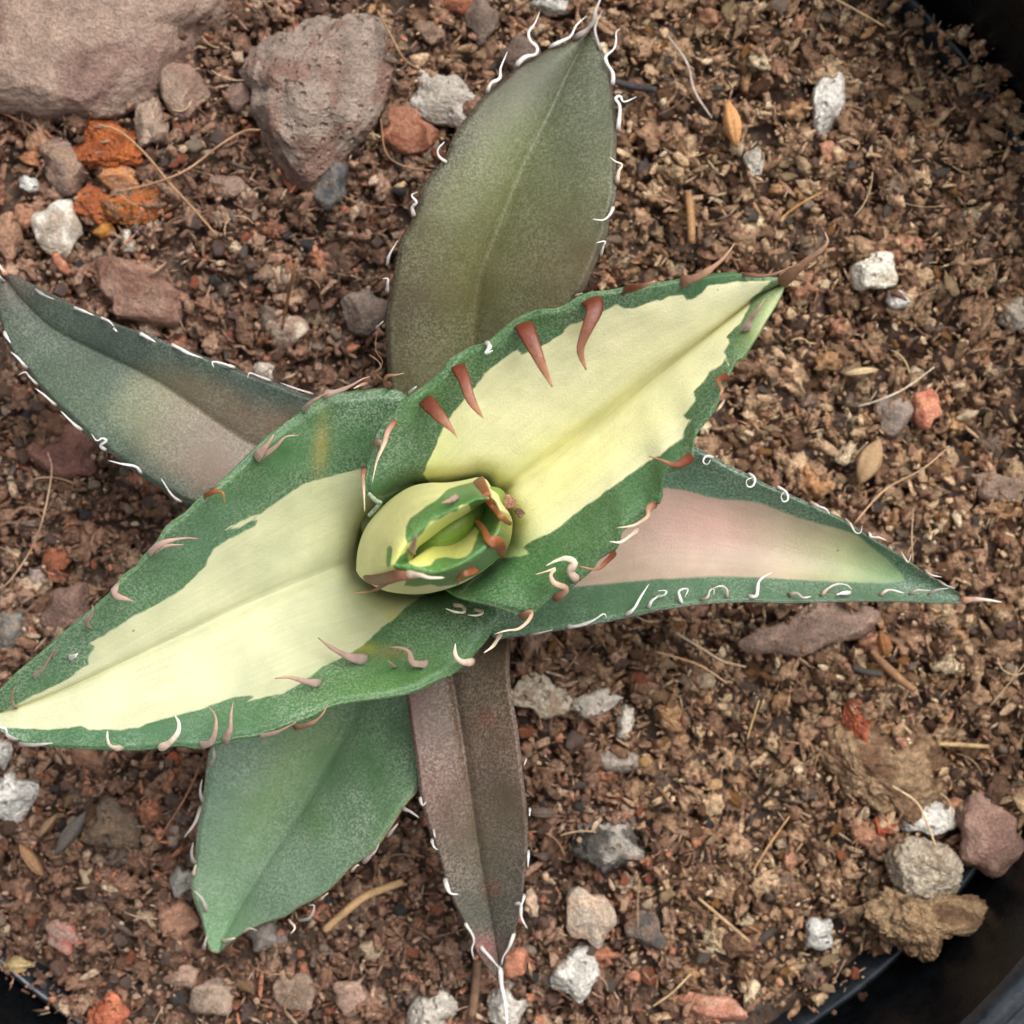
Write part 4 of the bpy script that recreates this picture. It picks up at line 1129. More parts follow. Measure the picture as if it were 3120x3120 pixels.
put_stone('rock_slab', 190, 60, 250, 130, 0, 105, srgb(156, 128, 110), srgb(136, 102, 88), 'large tan rock slab filling the upper left corner', cat_='rock', sub=6, rough=.045, sink=.3, freq=3,
          poly=[(-80, -60), (200, -70), (420, -50), (470, 5), (455, 30), (385, 62), (335, 132), (290, 168), (240, 192), (150, 206), (60, 196), (-20, 190), (-80, 150)], facets=8)
put_stone('lava_rock', 600, 180, 150, 160, 0, 120, srgb(160, 138, 122), srgb(146, 108, 90), 'big pitted grey brown lava rock beside the upper leaf', mat=M_LAVA, cat_='rock', sub=6, rough=.075, sink=.3, freq=3.2,
          poly=[(448, 130), (470, 92), (560, 58), (640, 38), (728, 33), (742, 90), (726, 180), (702, 240), (655, 290), (620, 330), (585, 352), (540, 338), (502, 300), (492, 240), (478, 170)], facets=8)
ST = [
    # name, cx, cy, rx, ry, rot, h, c1, c2, label
    ('pebble', 345, 175, 54, 52, 20, 45, srgb(142, 108, 92), srgb(158, 130, 106), 'rounded brown stone tucked under the corner of the tan rock slab', M_STONE),
    ('pebble', 283, 236, 32, 46, 10, 30, srgb(176, 146, 122), None, 'pinkish beige oval stone below the tan rock slab', M_STONE),
    ('pebble', 122, 310, 46, 52, -15, 40, srgb(140, 112, 98), srgb(152, 118, 92), 'mauve brown pear shaped stone left of the orange clay crumbs', M_STONE),
    ('pebble', 110, 432, 54, 54, 30, 42, srgb(206, 196, 180), srgb(176, 156, 134), 'large off white stone near the left edge, below the mauve brown one', M_STONE),
    ('pebble', 14, 440, 36, 48, 0, 36, srgb(158, 122, 100), None, 'brown rounded stone cut by the left edge beside the off white one', M_STONE),
    ('pebble', 260, 545, 98, 66, 10, 50, srgb(146, 110, 90), srgb(136, 92, 72), 'wide rough brown stone lying just above the dusky left leaf', M_STONE),
    ('pebble', 770, 245, 56, 50, 40, 36, srgb(152, 106, 84), srgb(124, 74, 52), 'reddish brown stone between the lava rock and the upper leaf', M_STONE),
    ('pumice_stone', 842, 186, 74, 50, 8, 38, srgb(192, 184, 172), srgb(172, 160, 144), 'grey white pumice stone touching the left margin of the upper leaf', M_PERL),
    ('pebble', 627, 350, 34, 44, 15, 26, srgb(104, 98, 92), CHR, 'dark grey stone at the foot of the lava rock', M_STONE),
    ('pebble', 690, 590, 42, 48, -20, 30, srgb(132, 112, 98), None, 'dull grey brown stone left of the base of the upper leaf', M_STONE),
    ('pebble', 540, 622, 38, 36, 10, 24, srgb(150, 118, 98), BEI, 'pale brown stone with a thin stick standing over it', M_STONE),
    ('pumice_stone', 1042, 6, 40, 24, 5, 26, srgb(196, 190, 178), None, 'whitish stone cut by the top edge left of the upper leaf tip', M_PERL),
    ('pebble', 865, 6, 34, 24, 5, 24, srgb(156, 100, 74), None, 'reddish stone cut by the top edge', M_STONE),
    ('pebble', 908, 40, 34, 40, 10, 24, srgb(122, 100, 86), None, 'dull brown stone below the reddish one at the top edge', M_STONE),
    ('pebble', 812, 60, 30, 26, 0, 22, srgb(142, 112, 88), None, 'small tan stone right of the lava rock top', M_STONE),
    ('pebble', 985, 110, 40, 38, 0, 24, srgb(112, 90, 76), None, 'dark brown stone left of the upper leaf tip', M_STONE),
    ('perlite_lump', 1560, 195, 37, 58, 12, 34, srgb(226, 222, 212), srgb(190, 182, 168), 'tall white perlite lump in the upper right soil', M_PERL),
    ('perlite_lump', 1425, 305, 20, 30, 10, 18, srgb(196, 186, 168), None, 'small greyish perlite lump below the tan seed husk', M_PERL),
    ('perlite_lump', 1650, 515, 40, 42, 0, 34, srgb(226, 218, 198), srgb(200, 184, 156), 'cubic cream perlite lump right of the yellow leaf tip', M_PERL),
    ('perlite_lump', 1694, 566, 24, 15, 15, 16, srgb(224, 220, 210), None, 'little white perlite crumb below the cubic cream one', M_PERL),
    ('perlite_lump', 1912, 592, 42, 32, 25, 28, srgb(222, 214, 198), srgb(190, 174, 150), 'white perlite lump cut by the right edge', M_PERL),
    ('pebble', 1745, 766, 32, 42, -20, 30, srgb(206, 142, 112), srgb(170, 100, 80), 'salmon pink stone in the right hand soil', M_STONE),
    ('pebble', 1687, 786, 36, 40, 5, 26, srgb(150, 130, 116), None, 'grey brown stone beside the salmon pink one', M_STONE),
    ('pebble', 1728, 702, 15, 15, 0, 12, srgb(198, 176, 142), None, 'round beige grain above the salmon pink stone', M_STONE),
    ('pebble', 1535, 906, 24, 26, -30, 20, srgb(190, 140, 98), None, 'tan orange pebble above the right leaf', M_STONE),
    ('pebble', 1885, 916, 60, 32, 5, 26, srgb(158, 128, 106), None, 'flat brown stone near the right edge', M_STONE),
    ('pebble', 1540, 1185, 120, 52, -10, 26, srgb(158, 126, 108), srgb(140, 110, 92), 'long flat pinkish brown stone showing under the right leaf', M_STONE),
    ('pumice_stone', 1020, 1312, 52, 40, 0, 30, srgb(188, 172, 146), srgb(160, 132, 104), 'yellowish beige stone right of the brown leaf base', M_PERL),
    ('pumice_stone', 1122, 1326, 44, 24, -15, 22, srgb(196, 184, 166), None, 'flat whitish stone beside the yellowish beige one', M_PERL),
    ('perlite_lump', 1180, 1362, 18, 34, 25, 18, srgb(214, 202, 184), None, 'narrow whitish perlite chip right of the brown leaf', M_PERL),
    ('pebble', 1168, 1434, 48, 26, 12, 20, srgb(166, 150, 134), None, 'flat grey beige stone right of the brown leaf', M_STONE),
    ('pebble', 1215, 1436, 15, 13, 0, 12, srgb(190, 152, 104), None, 'small golden pebble touching the flat grey beige stone', M_STONE),
    ('pebble', 1152, 1592, 62, 58, 30, 34, srgb(88, 82, 76), srgb(176, 166, 152), 'charcoal stone with a white patch right of the brown leaf', M_LAVA),
    ('pebble', 1112, 1728, 44, 58, -10, 36, srgb(178, 158, 136), srgb(190, 156, 124), 'tall beige stone right of the brown leaf tip', M_STONE),
    ('pumice_stone', 1086, 1840, 46, 50, 35, 36, srgb(212, 208, 196), None, 'angular white stone below the tall beige one', M_PERL),
    ('pumice_stone', 960, 1897, 46, 40, 0, 34, srgb(206, 198, 184), None, 'round white stone under the long tip of the brown leaf', M_PERL),
    ('pumice_stone', 814, 1912, 42, 46, 10, 34, srgb(204, 194, 178), None, 'white stone on the bottom edge left of the brown leaf tip', M_PERL),
    ('pebble', 1216, 1752, 36, 46, -30, 26, srgb(84, 78, 74), srgb(120, 98, 84), 'dark charcoal stone right of the tall beige one', M_STONE),
    ('pebble', 972, 1818, 26, 30, 0, 20, srgb(184, 124, 98), None, 'reddish stone just right of the brown leaf tip', M_STONE),
    ('pebble', 1342, 1902, 58, 36, 15, 28, srgb(176, 122, 100), srgb(186, 140, 116), 'flat brick pink stone on the bottom edge', M_STONE),
    ('perlite_lump', 1756, 1546, 56, 32, -12, 30, srgb(222, 218, 206), None, 'pointed white perlite lump beside the big brown stone on the right', M_PERL),
    ('pebble', 1866, 1574, 68, 76, 15, 60, srgb(148, 108, 92), srgb(164, 124, 104), 'big rounded brown stone at the lower right beside the pot wall', M_STONE),
    ('perlite_lump', 1545, 1760, 32, 34, 40, 26, srgb(206, 204, 196), None, 'white perlite lump close to the black pot wall', M_PERL),
    ('clay_crumb', 1670, 1556, 25, 22, 10, 20, srgb(200, 112, 78), srgb(178, 88, 62), 'orange clay crumb left of the pointed white perlite', M_LAVA),
    ('clay_crumb', 1616, 1362, 26, 46, -10, 22, srgb(180, 102, 70), srgb(156, 84, 60), 'red clay crumb on top of the fibrous soil clod', M_LAVA),
    ('perlite_lump', 22, 1500, 46, 52, -10, 40, srgb(220, 216, 206), None, 'white perlite lump at the left edge below the cream leaf tip', M_PERL),
    ('perlite_lump', 2, 1418, 24, 36, 0, 28, srgb(206, 202, 192), None, 'white perlite lump cut by the left edge right under the cream leaf tip', M_PERL),
    ('clay_crumb', 206, 1905, 40, 36, 10, 34, srgb(198, 122, 90), srgb(170, 90, 66), 'orange clay lump on the bottom edge near the black corner', M_LAVA),
    ('pebble', 20, 1190, 34, 48, 20, 30, srgb(112, 112, 108), srgb(140, 124, 106), 'blue grey stone at the left edge above the cream leaf', M_STONE),
    ('pebble', 212, 1562, 62, 50, -10, 30, srgb(146, 116, 84), srgb(118, 98, 80), 'tan brown stone left of the frosted green leaf', M_LAVA),
    ('pebble', 502, 1768, 40, 28, -10, 24, srgb(150, 138, 128), None, 'grey stone against the lower margin of the frosted green leaf', M_STONE),
    ('pumice_stone', 345, 1660, 24, 32, 10, 22, srgb(176, 170, 160), None, 'small pale grey stone left of the frosted green leaf', M_PERL),
    ('pebble', 330, 1577, 18, 20, 0, 14, srgb(152, 132, 118), None, 'small mauve grey pebble left of the frosted green leaf', M_STONE),
    ('pebble', 125, 850, 78, 48, 25, 26, srgb(134, 86, 72), srgb(118, 74, 62), 'dull red flat stone under the margin of the dusky left leaf', M_STONE),
    ('pebble', 128, 1150, 40, 52, 30, 26, srgb(128, 96, 82), None, 'dark brown stone above the cream leaf margin', M_STONE),
    ('pebble', 150, 1245, 60, 55, 40, 30, srgb(136, 104, 86), None, 'rough brown stone right against the cream leaf margin', M_STONE),
    ('pebble', 106, 1055, 28, 26, 0, 18, srgb(160, 98, 72), None, 'brick red pebble above the dark brown stone on the left', M_STONE),
    ('pebble', 72, 1086, 18, 20, 0, 16, srgb(176, 152, 138), None, 'small pinkish pebble on the left of the brick red one', M_STONE),
    ('pumice_stone', 500, 702, 22, 22, 0, 20, srgb(196, 178, 160), None, 'pale round stone peeping out behind the dusky left leaf', M_PERL),
    ('pumice_stone', 52, 346, 20, 18, 20, 16, srgb(208, 208, 200), None, 'little white stone left of the mauve brown one', M_PERL),
    ('pebble', 200, 437, 21, 16, -10, 16, srgb(176, 122, 62), None, 'golden yellow pebble right of the off white stone', M_STONE),
    ('pumice_stone', 240, 456, 15, 22, 0, 14, srgb(196, 184, 166), None, 'little whitish stone right of the golden yellow pebble', M_PERL),
    ('clay_crumb', 205, 272, 74, 50, 10, 26, srgb(182, 104, 58), srgb(158, 84, 46), 'bright orange clay crumb with a smooth oval pebble below it', M_LAVA),
    ('pebble', 222, 332, 46, 30, 8, 26, srgb(190, 132, 88), srgb(170, 130, 106), 'orange tan oval pebble among the orange clay', M_STONE),
    ('clay_crumb', 265, 384, 70, 38, -15, 20, srgb(188, 112, 60), srgb(160, 116, 84), 'broken orange clay crumb right below the oval pebble', M_LAVA),
    ('clay_crumb', 185, 388, 44, 34, 0, 18, srgb(178, 104, 66), None, 'small orange clay crumb beside the off white stone', M_LAVA),
    ('clay_crumb', 205, 205, 18, 13, 10, 12, srgb(186, 96, 58), None, 'tiny orange clay crumb at the foot of the tan rock slab', M_LAVA),
    ('pebble', 70, 265, 26, 22, 20, 18, srgb(186, 142, 112), None, 'pinkish pebble above the mauve brown stone', M_STONE),
    ('pebble', 48, 410, 24, 26, 0, 16, srgb(162, 118, 94), None, 'reddish pebble between the two stones at the left edge', M_STONE),
    ('pebble', 60, 300, 22, 14, 10, 12, srgb(170, 116, 84), None, 'flat orange brown pebble left of the mauve brown stone', M_STONE),
    ('pebble', 450, 182, 24, 26, 10, 20, srgb(144, 112, 98), None, 'mauve pebble touching the left side of the lava rock', M_STONE),
    ('pebble', 430, 352, 34, 26, 20, 18, srgb(148, 116, 98), None, 'mauve brown pebble left of the lava rock foot', M_STONE),
    ('pebble', 505, 515, 24, 16, -20, 14, srgb(140, 110, 84), None, 'small tan pebble above the thin standing stick', M_STONE),
    ('pebble', 1330, 1285, 20, 18, 0, 14, srgb(188, 160, 124), None, 'small beige grain in the soil under the right leaf', M_STONE),
    ('pebble', 1345, 1480, 18, 13, 10, 12, srgb(184, 150, 110), None, 'small tan grain in the middle of the lower soil', M_STONE),
    ('pebble', 1190, 1570, 1, 1, 0, 1, GRY, None, None, M_STONE),
    ('pebble', 1080, 1760, 1, 1, 0, 1, GRY, None, None, M_STONE),
    ('pebble', 1140, 1590, 1, 1, 0, 1, GRY, None, None, M_STONE),
    ('pebble', 345, 1840, 30, 22, -15, 18, srgb(172, 136, 112), None, 'pinkish flat pebble in the lower left soil', M_STONE),
    ('pebble', 120, 1765, 40, 26, 30, 20, srgb(160, 128, 112), srgb(172, 92, 76), 'pinkish stone with red streaks in the lower left soil', M_STONE),
    ('pebble', 30, 1820, 32, 16, 8, 16, srgb(190, 166, 120), None, 'smooth yellowish pebble right above the black lower left corner', M_STONE),
    ('pebble', 375, 1845, 1, 1, 0, 1, GRY, None, None, M_STONE),
    ('pebble', 335, 1735, 38, 34, 0, 22, srgb(164, 124, 102), None, 'pink brown stone left of the frosted leaf tip', M_STONE),
    ('pebble', 165, 1425, 30, 24, 10, 18, srgb(158, 118, 96), None, 'reddish pebble below the cream leaf near the white lump', M_STONE),
    ('clay_crumb', 330, 1432, 16, 12, 0, 10, srgb(184, 104, 70), None, 'tiny orange crumb below the cream leaf', M_LAVA),
    ('clay_crumb', 442, 1690, 18, 22, -20, 14, srgb(180, 116, 88), None, 'small orange crumb left of the frosted leaf', M_LAVA),
    ('pebble', 370, 1650, 1, 1, 0, 1, GRY, None, None, M_STONE),
    ('pebble', 400, 1880, 44, 40, 0, 26, srgb(160, 134, 112), None, 'rough tan stone on the lower edge beside the orange clay lump', M_STONE),
    ('pebble', 560, 1870, 46, 36, 15, 26, srgb(150, 122, 100), None, 'rough brown stone on the lower edge in the middle left', M_STONE),
    ('pebble', 660, 1880, 40, 34, -15, 24, srgb(168, 132, 112), None, 'pinkish brown stone on the lower edge left of the white one', M_STONE),
    ('pebble', 700, 1790, 26, 20, 0, 16, srgb(178, 152, 118), None, 'small beige pebble right of the pale twig', M_STONE),
    ('clay_crumb', 842, 1640, 1, 1, 0, 1, GRY, None, None, M_LAVA),
]
for s_ in ST:
    nm, cx, cy, rx, ry, rot, h, c1, c2, lab, mt = s_
    if lab is None:
        continue
    big = max(rx, ry)
    lava = mt is M_LAVA
    put_stone(nm, cx, cy, rx, ry, rot, h, c1, c2, lab, mat=mt, cat_={'perlite_lump': 'perlite', 'clay_crumb': 'clay crumb', 'pumice_stone': 'pumice stone'}.get(nm, 'pebble'),
              sub=5 if big > 45 else 4 if big > 20 else 3, rough=.22 if lava else .12 if mt is M_PERL else .08, sink=.34, freq=2.6, zadd=.008, angular=.16 if mt is M_STONE else .2)

# clods of fibrous soil
CL = srgb(156, 132, 104)
put_stone('soil_clod', 1645, 1450, 120, 120, 0, 46, srgb(150, 124, 96), srgb(112, 84, 62), 'broad fibrous soil clod at the lower right', mat=M_CRUMB, cat_='soil clod', sub=6, rough=.20, sink=.25, freq=4,
          poly=[(1540, 1400), (1600, 1350), (1680, 1340), (1750, 1390), (1790, 1440), (1770, 1510), (1745, 1530), (1730, 1570), (1690, 1530), (1620, 1500), (1570, 1460)])
put_stone('soil_clod', 1745, 1645, 72, 50, 0, 44, srgb(176, 160, 136), srgb(150, 128, 102), 'pale grey soil clod leaning over the pot wall', mat=M_CRUMB, cat_='soil clod', sub=6, rough=.16, sink=.15, freq=4, zadd=.03,
          poly=[(1678, 1620), (1700, 1595), (1760, 1590), (1800, 1610), (1818, 1650), (1800, 1690), (1740, 1692), (1690, 1670)])
put_stone('soil_clod', 1750, 1740, 110, 50, 0, 34, srgb(150, 124, 94), srgb(110, 84, 62), 'ragged brown soil clod hanging out over the black pot wall', mat=M_CRUMB, cat_='soil clod', sub=6, rough=.22, sink=.1, freq=5, zadd=.045,
          poly=[(1645, 1730), (1670, 1700), (1740, 1690), (1800, 1700), (1840, 1700), (1890, 1742), (1850, 1755), (1790, 1758), (1770, 1765), (1755, 1800), (1740, 1798), (1700, 1780), (1660, 1760)])

# ------------------------------------------------------------------ twigs, husks, fibres
def strand(name, zone, pts, wd, col, label, cat_, z=.03, group=None, mat=M_FIBRE, taper=.6, zend=None):
    Q = resample(px(zone, pts), max(14, 5 * len(pts)), 5)
    n = len(Q)
    f = np.linspace(0, 1, n)
    x, y = (Q[:, 0] - 512) / 1000, (512 - Q[:, 1]) / 1000
    zz = np.maximum(soil_z(x, y), -.01) + z + (0 if zend is None else (zend - z) * f)
    zz = np.convolve(np.pad(zz, 3, 'edge'), np.ones(7) / 7, 'valid')
    W = world(Q, zz)
    R = zw(zone, wd) / 2000 * (taper + (1 - taper) * np.sin(np.pi * (0.15 + .7 * f)))
    o0 = W.mean(0)
    cols = np.asarray(col)[None] * (1 + .2 * vnoise(np.stack([f * 9, f * 0, f * 0 + len(label)], 1), 4))[:, None]
    V, T, C = tube(W - o0, R, 7, 1, cols)
    return obj(name, np_mesh(name, V, T, True, {'tint': C}), mat, label=label, cat_=cat_, group=group, loc=o0)


TANF, PALE = srgb(164, 128, 96), srgb(200, 184, 160)
strand('root_fibre', 'Z1', [(580, 735), (700, 770), (850, 900), (1000, 1080), (1130, 1220), (1280, 1390)], 16, TANF, 'long tan fibre crossing the orange clay from upper left to lower right', 'fibre', .055)
strand('root_fibre', 'Z1', [(690, 1130), (900, 1080), (1100, 1000), (1300, 850), (1440, 770), (1530, 765)], 14, TANF, 'thin tan fibre curving up from the orange clay to the lava rock', 'fibre', .06)
strand('dry_stick', 'Z1', [(1750, 1520), (1715, 1660), (1690, 1780), (1662, 1932)], 22, srgb(150, 110, 80), 'thin upright stick standing above the dusky left leaf', 'stick', .10, zend=.02)
strand('root_fibre', 'Z4', [(280, 730), (305, 830), (270, 1050), (200, 1270), (80, 1460), (0, 1540)], 12, srgb(170, 140, 118), 'long bowed fibre between the dusky leaf and the cream leaf', 'fibre', .06)
strand('root_fibre', 'Z3', [(60, 190), (160, 330), (200, 480), (290, 620)], 14, srgb(186, 170, 158), 'crooked pale fibre in the soil right of the upper leaf', 'fibre', .04)
strand('root_fibre', 'Z6', [(1460, 205), (1300, 320), (1150, 385), (1060, 410)], 10, PALE, 'pale fibre leaning over the grey stone in the right soil', 'fibre', .055)
strand('root_fibre', 'Z6', [(1540, 620), (1400, 740), (1200, 850), (1040, 1025)], 11, srgb(184, 150, 116), 'long tan fibre rising from the margin of the right leaf', 'fibre', .10)
strand('root_fibre', 'Z6', [(1350, 950), (1342, 1100), (1348, 1230)], 9, srgb(170, 140, 112), 'short upright fibre near the right leaf margin', 'fibre', .09)
strand('root_fibre', 'Z6', [(100, 1600), (250, 1690), (350, 1750), (470, 1780)], 14, srgb(190, 166, 140), 'pale stiff fibre under the right leaf', 'fibre', .045)
strand('root_fibre', 'Z6', [(0, 1700), (200, 1760), (290, 1810), (370, 1865)], 13, srgb(186, 152, 116), 'tan stiff fibre below the pale one under the right leaf', 'fibre', .045)
strand('root_fibre', 'Z9', [(220, 1270), (350, 1380), (490, 1500)], 18, srgb(176, 144, 108), 'straight straw in the lower middle soil', 'fibre', .04)
strand('root_fibre', 'Z9', [(1240, 680), (1370, 770), (1430, 900), (1470, 1000)], 13, srgb(206, 180, 140), 'fine straw bent over the pointed white perlite', 'fibre', .06)
strand('root_fibre', 'Z9', [(700, 840), (600, 980), (500, 1140)], 11, srgb(186, 148, 104), 'thin straw slanting left of the orange clay crumb', 'fibre', .04)
strand('root_fibre', 'Z9', [(540, 230), (505, 340), (480, 430)], 11, srgb(196, 164, 116), 'short golden straw in the soil left of the red clay crumb', 'fibre', .04)
strand('root_fibre', 'Z9', [(755, 460), (780, 600), (795, 750)], 9, srgb(140, 106, 84), 'dark thin straw left of the fibrous clod', 'fibre', .045)
strand('root_fibre', 'Z9', [(-20, 1840), (80, 1770), (180, 1670)], 12, srgb(180, 156, 116), 'thin straw near the bottom edge left of the brick pink stone', 'fibre', .04)
strand('root_fibre', 'Z3', [(930, -10), (1060, 60), (1200, 140)], 14, srgb(176, 148, 112), 'tan straw at the top edge right of the middle', 'fibre', .045)
strand('root_fibre', 'Z3', [(650, 1150), (760, 1070), (870, 1010)], 13, srgb(176, 132, 84), 'golden straw in the middle of the upper right soil', 'fibre', .04)
strand('root_fibre', 'Z7', [(1085, 500), (980, 730), (840, 950)], 12, srgb(128, 90, 66), 'dark thin fibre left of the frosted green leaf', 'fibre', .06)
strand('root_fibre', 'Z2', [(290, 60), (380, 230), (450, 350), (540, 410)], 14, srgb(150, 122, 90), 'tan fibre beside the right flank of the lava rock', 'fibre', .045)
strand('root_fibre', 'Z2', [(310, 700), (340, 900), (450, 980), (610, 1005)], 12, srgb(140, 104, 78), 'thin brown fibre ending at the left margin of the upper leaf', 'fibre', .05)
strand('twig', 'Z8', [(-20, 1440), (80, 1350), (180, 1270), (280, 1225), (395, 1185)], 44, srgb(168, 136, 98), 'pale bent twig between the two lower leaves', 'twig', .045, taper=.85)
strand('twig', 'Z8', [(785, 1600), (775, 1740), (755, 1890)], 50, srgb(124, 98, 78), 'short brown twig under the tip of the brown leaf', 'twig', .02, taper=.9)
strand('twig', 'Z2', [(1690, 480), (1800, 510), (1932, 530)], 44, srgb(66, 64, 64), 'dark grey twig right of the upper leaf', 'twig', .03, taper=.7)
strand('twig', 'Z6', [(1130, 1690), (1200, 1770), (1300, 1860), (1360, 1900)], 46, srgb(146, 110, 80), 'forked looking brown twig in the right hand soil', 'twig', .03, taper=.5)
strand('twig', 'Z9', [(1030, 55), (1100, 80), (1180, 95)], 34, srgb(70, 66, 62), 'short black twig in the lower right soil', 'twig', .03, taper=.8)
strand('twig', 'Z3', [(165, 1000), (180, 1130), (185, 1280)], 44, srgb(156, 120, 82), 'short tan twig above the yellow leaf', 'twig', .025, taper=.85)
strand('twig', 'Z9', [(1480, 460), (1600, 465), (1750, 475)], 26, srgb(176, 148, 108), 'straight straw coloured twig at the right side of the clod', 'twig', .03, taper=.8)


def husk(label, zone, c, L_, W_, rot, col, h=.010, z=.03):
    q = px(zone, [c])[0]
    V, Fc = ico(3)
    l, w_ = zw(zone, L_) / 2000, zw(zone, W_) / 2000
    P = np.stack([V[:, 0] * l, V[:, 1] * w_ * (1 - V[:, 0] ** 2 * .6), V[:, 2] * h + .15 * h * np.sin(V[:, 1] * 9)], 1)
    x = (q[0] - 512) / 1000
    y = (512 - q[1]) / 1000
    zz = float(soil_z(np.array([x]), np.array([y]))[0]) + z
    o = obj('seed_husk', np_mesh('seed_husk', P, Fc, True, {'tint': np.tile(col, (len(P), 1))}), M_FIBRE, label=label, cat_='husk', loc=world(q, zz))
    o.rotation_euler = (0, .1, -math.radians(rot))


husk('slender tan orange seed husk in the upper right soil', 'Z3', (398, 650), 250, 90, 78, srgb(204, 150, 98))
husk('cream wood sliver lying above the right leaf', 'Z6', (1075, 230), 190, 44, -8, srgb(206, 182, 142))
husk('long pale wood chip with a knot above the right leaf', 'Z6', (1120, 700), 260, 130, -65, srgb(168, 138, 104))
husk('amber husk standing in the soil under the right leaf', 'Z6', (1195, 1660), 150, 70, 75, srgb(158, 106, 66))
husk('tan wood sliver at the left below the cream leaf', 'Z7', (165, 1070), 210, 60, 55, srgb(156, 120, 86))
husk('pale wood sliver left of the frosted leaf', 'Z7', (250, 890), 160, 44, -52, srgb(150, 122, 92))
husk('grey elongated chip left of the tan brown stone', 'Z7', (370, 930), 280, 80, -55, srgb(100, 92, 86))
husk('small grey brown chip touching the right margin of the brown leaf', 'Z8', (1120, 820), 150, 60, 5, srgb(96, 82, 72))

# specks resting on the leaves at the heart
def speck(name, label, cat_, zone, c, r, col, z):
    q = px(zone, [c])[0]
    me = stone_mesh(name, zw(zone, r), zw(zone, r) * .8, zw(zone, r) * .7, int(c[0]), col, None, sub=3, rough=.15)
    obj(name, me, M_STONE, label=label, cat_=cat_, loc=world(q, z))


speck('soil_grain', 'brown soil grain lodged beside the rolled heart leaf', 'soil grain', 'Z10', (1510, 635), 68, srgb(164, 122, 96), .325)
speck('soil_grain', 'smaller dark soil grain below the brown one on the yellow leaf', 'soil grain', 'Z10', (1605, 720), 40, srgb(116, 86, 62), .30)
strand('shed_skin', 'Z10', [(340, 560), (400, 620), (450, 640)], 34, srgb(150, 164, 140), 'translucent pale insect skin in the gap left of the heart leaf', 'insect skin', .30)
strand('shed_skin', 'Z10', [(440, 640), (390, 700), (340, 750)], 34, srgb(140, 156, 130), 'second pale insect skin just below the first in the gap', 'insect skin', .298)

# ------------------------------------------------------------------ loose soil: single chips and pebbles first, then the crumbs nobody could count
PAL_L = [(srgb(134, 96, 78), .26), (srgb(116, 80, 64), .22), (srgb(154, 120, 100), .14), (srgb(92, 60, 46), .13), (srgb(84, 78, 76), .06), (srgb(178, 104, 70), .06), (srgb(178, 152, 128), .08), (srgb(60, 42, 34), .05)]
PAL_R = [(srgb(162, 126, 94), .25), (srgb(140, 104, 76), .22), (srgb(188, 156, 118), .14), (srgb(116, 80, 58), .16), (srgb(160, 116, 70), .07), (srgb(206, 184, 150), .04), (srgb(90, 78, 70), .04), (srgb(78, 50, 36), .06), (srgb(176, 118, 86), .02)]


def pick_cols(pal, n, r_):
    w_ = np.array([p[1] for p in pal])
    i = r_.choice(len(pal), n, p=w_ / w_.sum())
    return earth(np.array([pal[k][0] for k in i]).T.T) if False else np.array([earth(pal[k][0]) for k in i])


def soil_cols(x, y, r_):
    n = len(x)
    wr = sstep(-.12, .16, x + .25 * y + .06 * fbm(np.stack([x * 6, y * 6, 0 * x], 1), 3, 33))
    c = np.where((r_.random(n) < wr)[:, None], pick_cols(PAL_R, n, r_), pick_cols(PAL_L, n, r_))
    c = c * np.array([.99, .98, .92])
    m_ = c.mean(0)
    return (m_ + (c - m_) * .72) * r_.uniform(.80, 1.18, n)[:, None]


def lump_proto(sub, seed, rough, ax):
    V, _ = ico(sub)
    r_ = np.random.default_rng(seed)
    Q = V.copy()
    for i in range(5):
        n = r_.normal(size=3)
        n /= np.linalg.norm(n)
        e = Q @ n - r_.uniform(.35, .8)
        Q = Q - np.where(e > 0, e * .9, 0)[:, None] * n
    Q = Q * (1 + rough * fbm(V * 1.7 + seed, 3, seed))[:, None]
    return Q * np.array(ax)


def rand_rot(n, r_, tilt=1.0):
    yaw = r_.uniform(0, 2 * np.pi, n)
    px_ = r_.normal(0, .5 * tilt, n)
    py_ = r_.normal(0, .5 * tilt, n)
    cy, sy, cx, sx, cz, sz = np.cos(py_), np.sin(py_), np.cos(px_), np.sin(px_), np.cos(yaw), np.sin(yaw)
    R = np.empty((n, 3, 3))
    R[:, 0] = np.stack([cz * cy, cz * sy * sx - sz * cx, cz * sy * cx + sz * sx], 1)
    R[:, 1] = np.stack([sz * cy, sz * sy * sx + cz * cx, sz * sy * cx - cz * sx], 1)
    R[:, 2] = np.stack([-sy, cy * sx, cy * cx], 1)
    return R


def scatter(n, r_, rmax=.664):
    out = []
    while len(out) < n:
        x, y = r_.uniform(-.60, .60), r_.uniform(-.60, .60)
        rr_ = math.hypot(x - PC[0], y - PC[1])
        lim = rmax
        if x > .2 and y < -.2:
            lim = .648
        lim += .010 * math.sin(13 * math.atan2(y - PC[1], x - PC[0])) + r_.normal(0, .006)
        if rr_ < lim:
            out.append((x, y))
    return np.array(out)


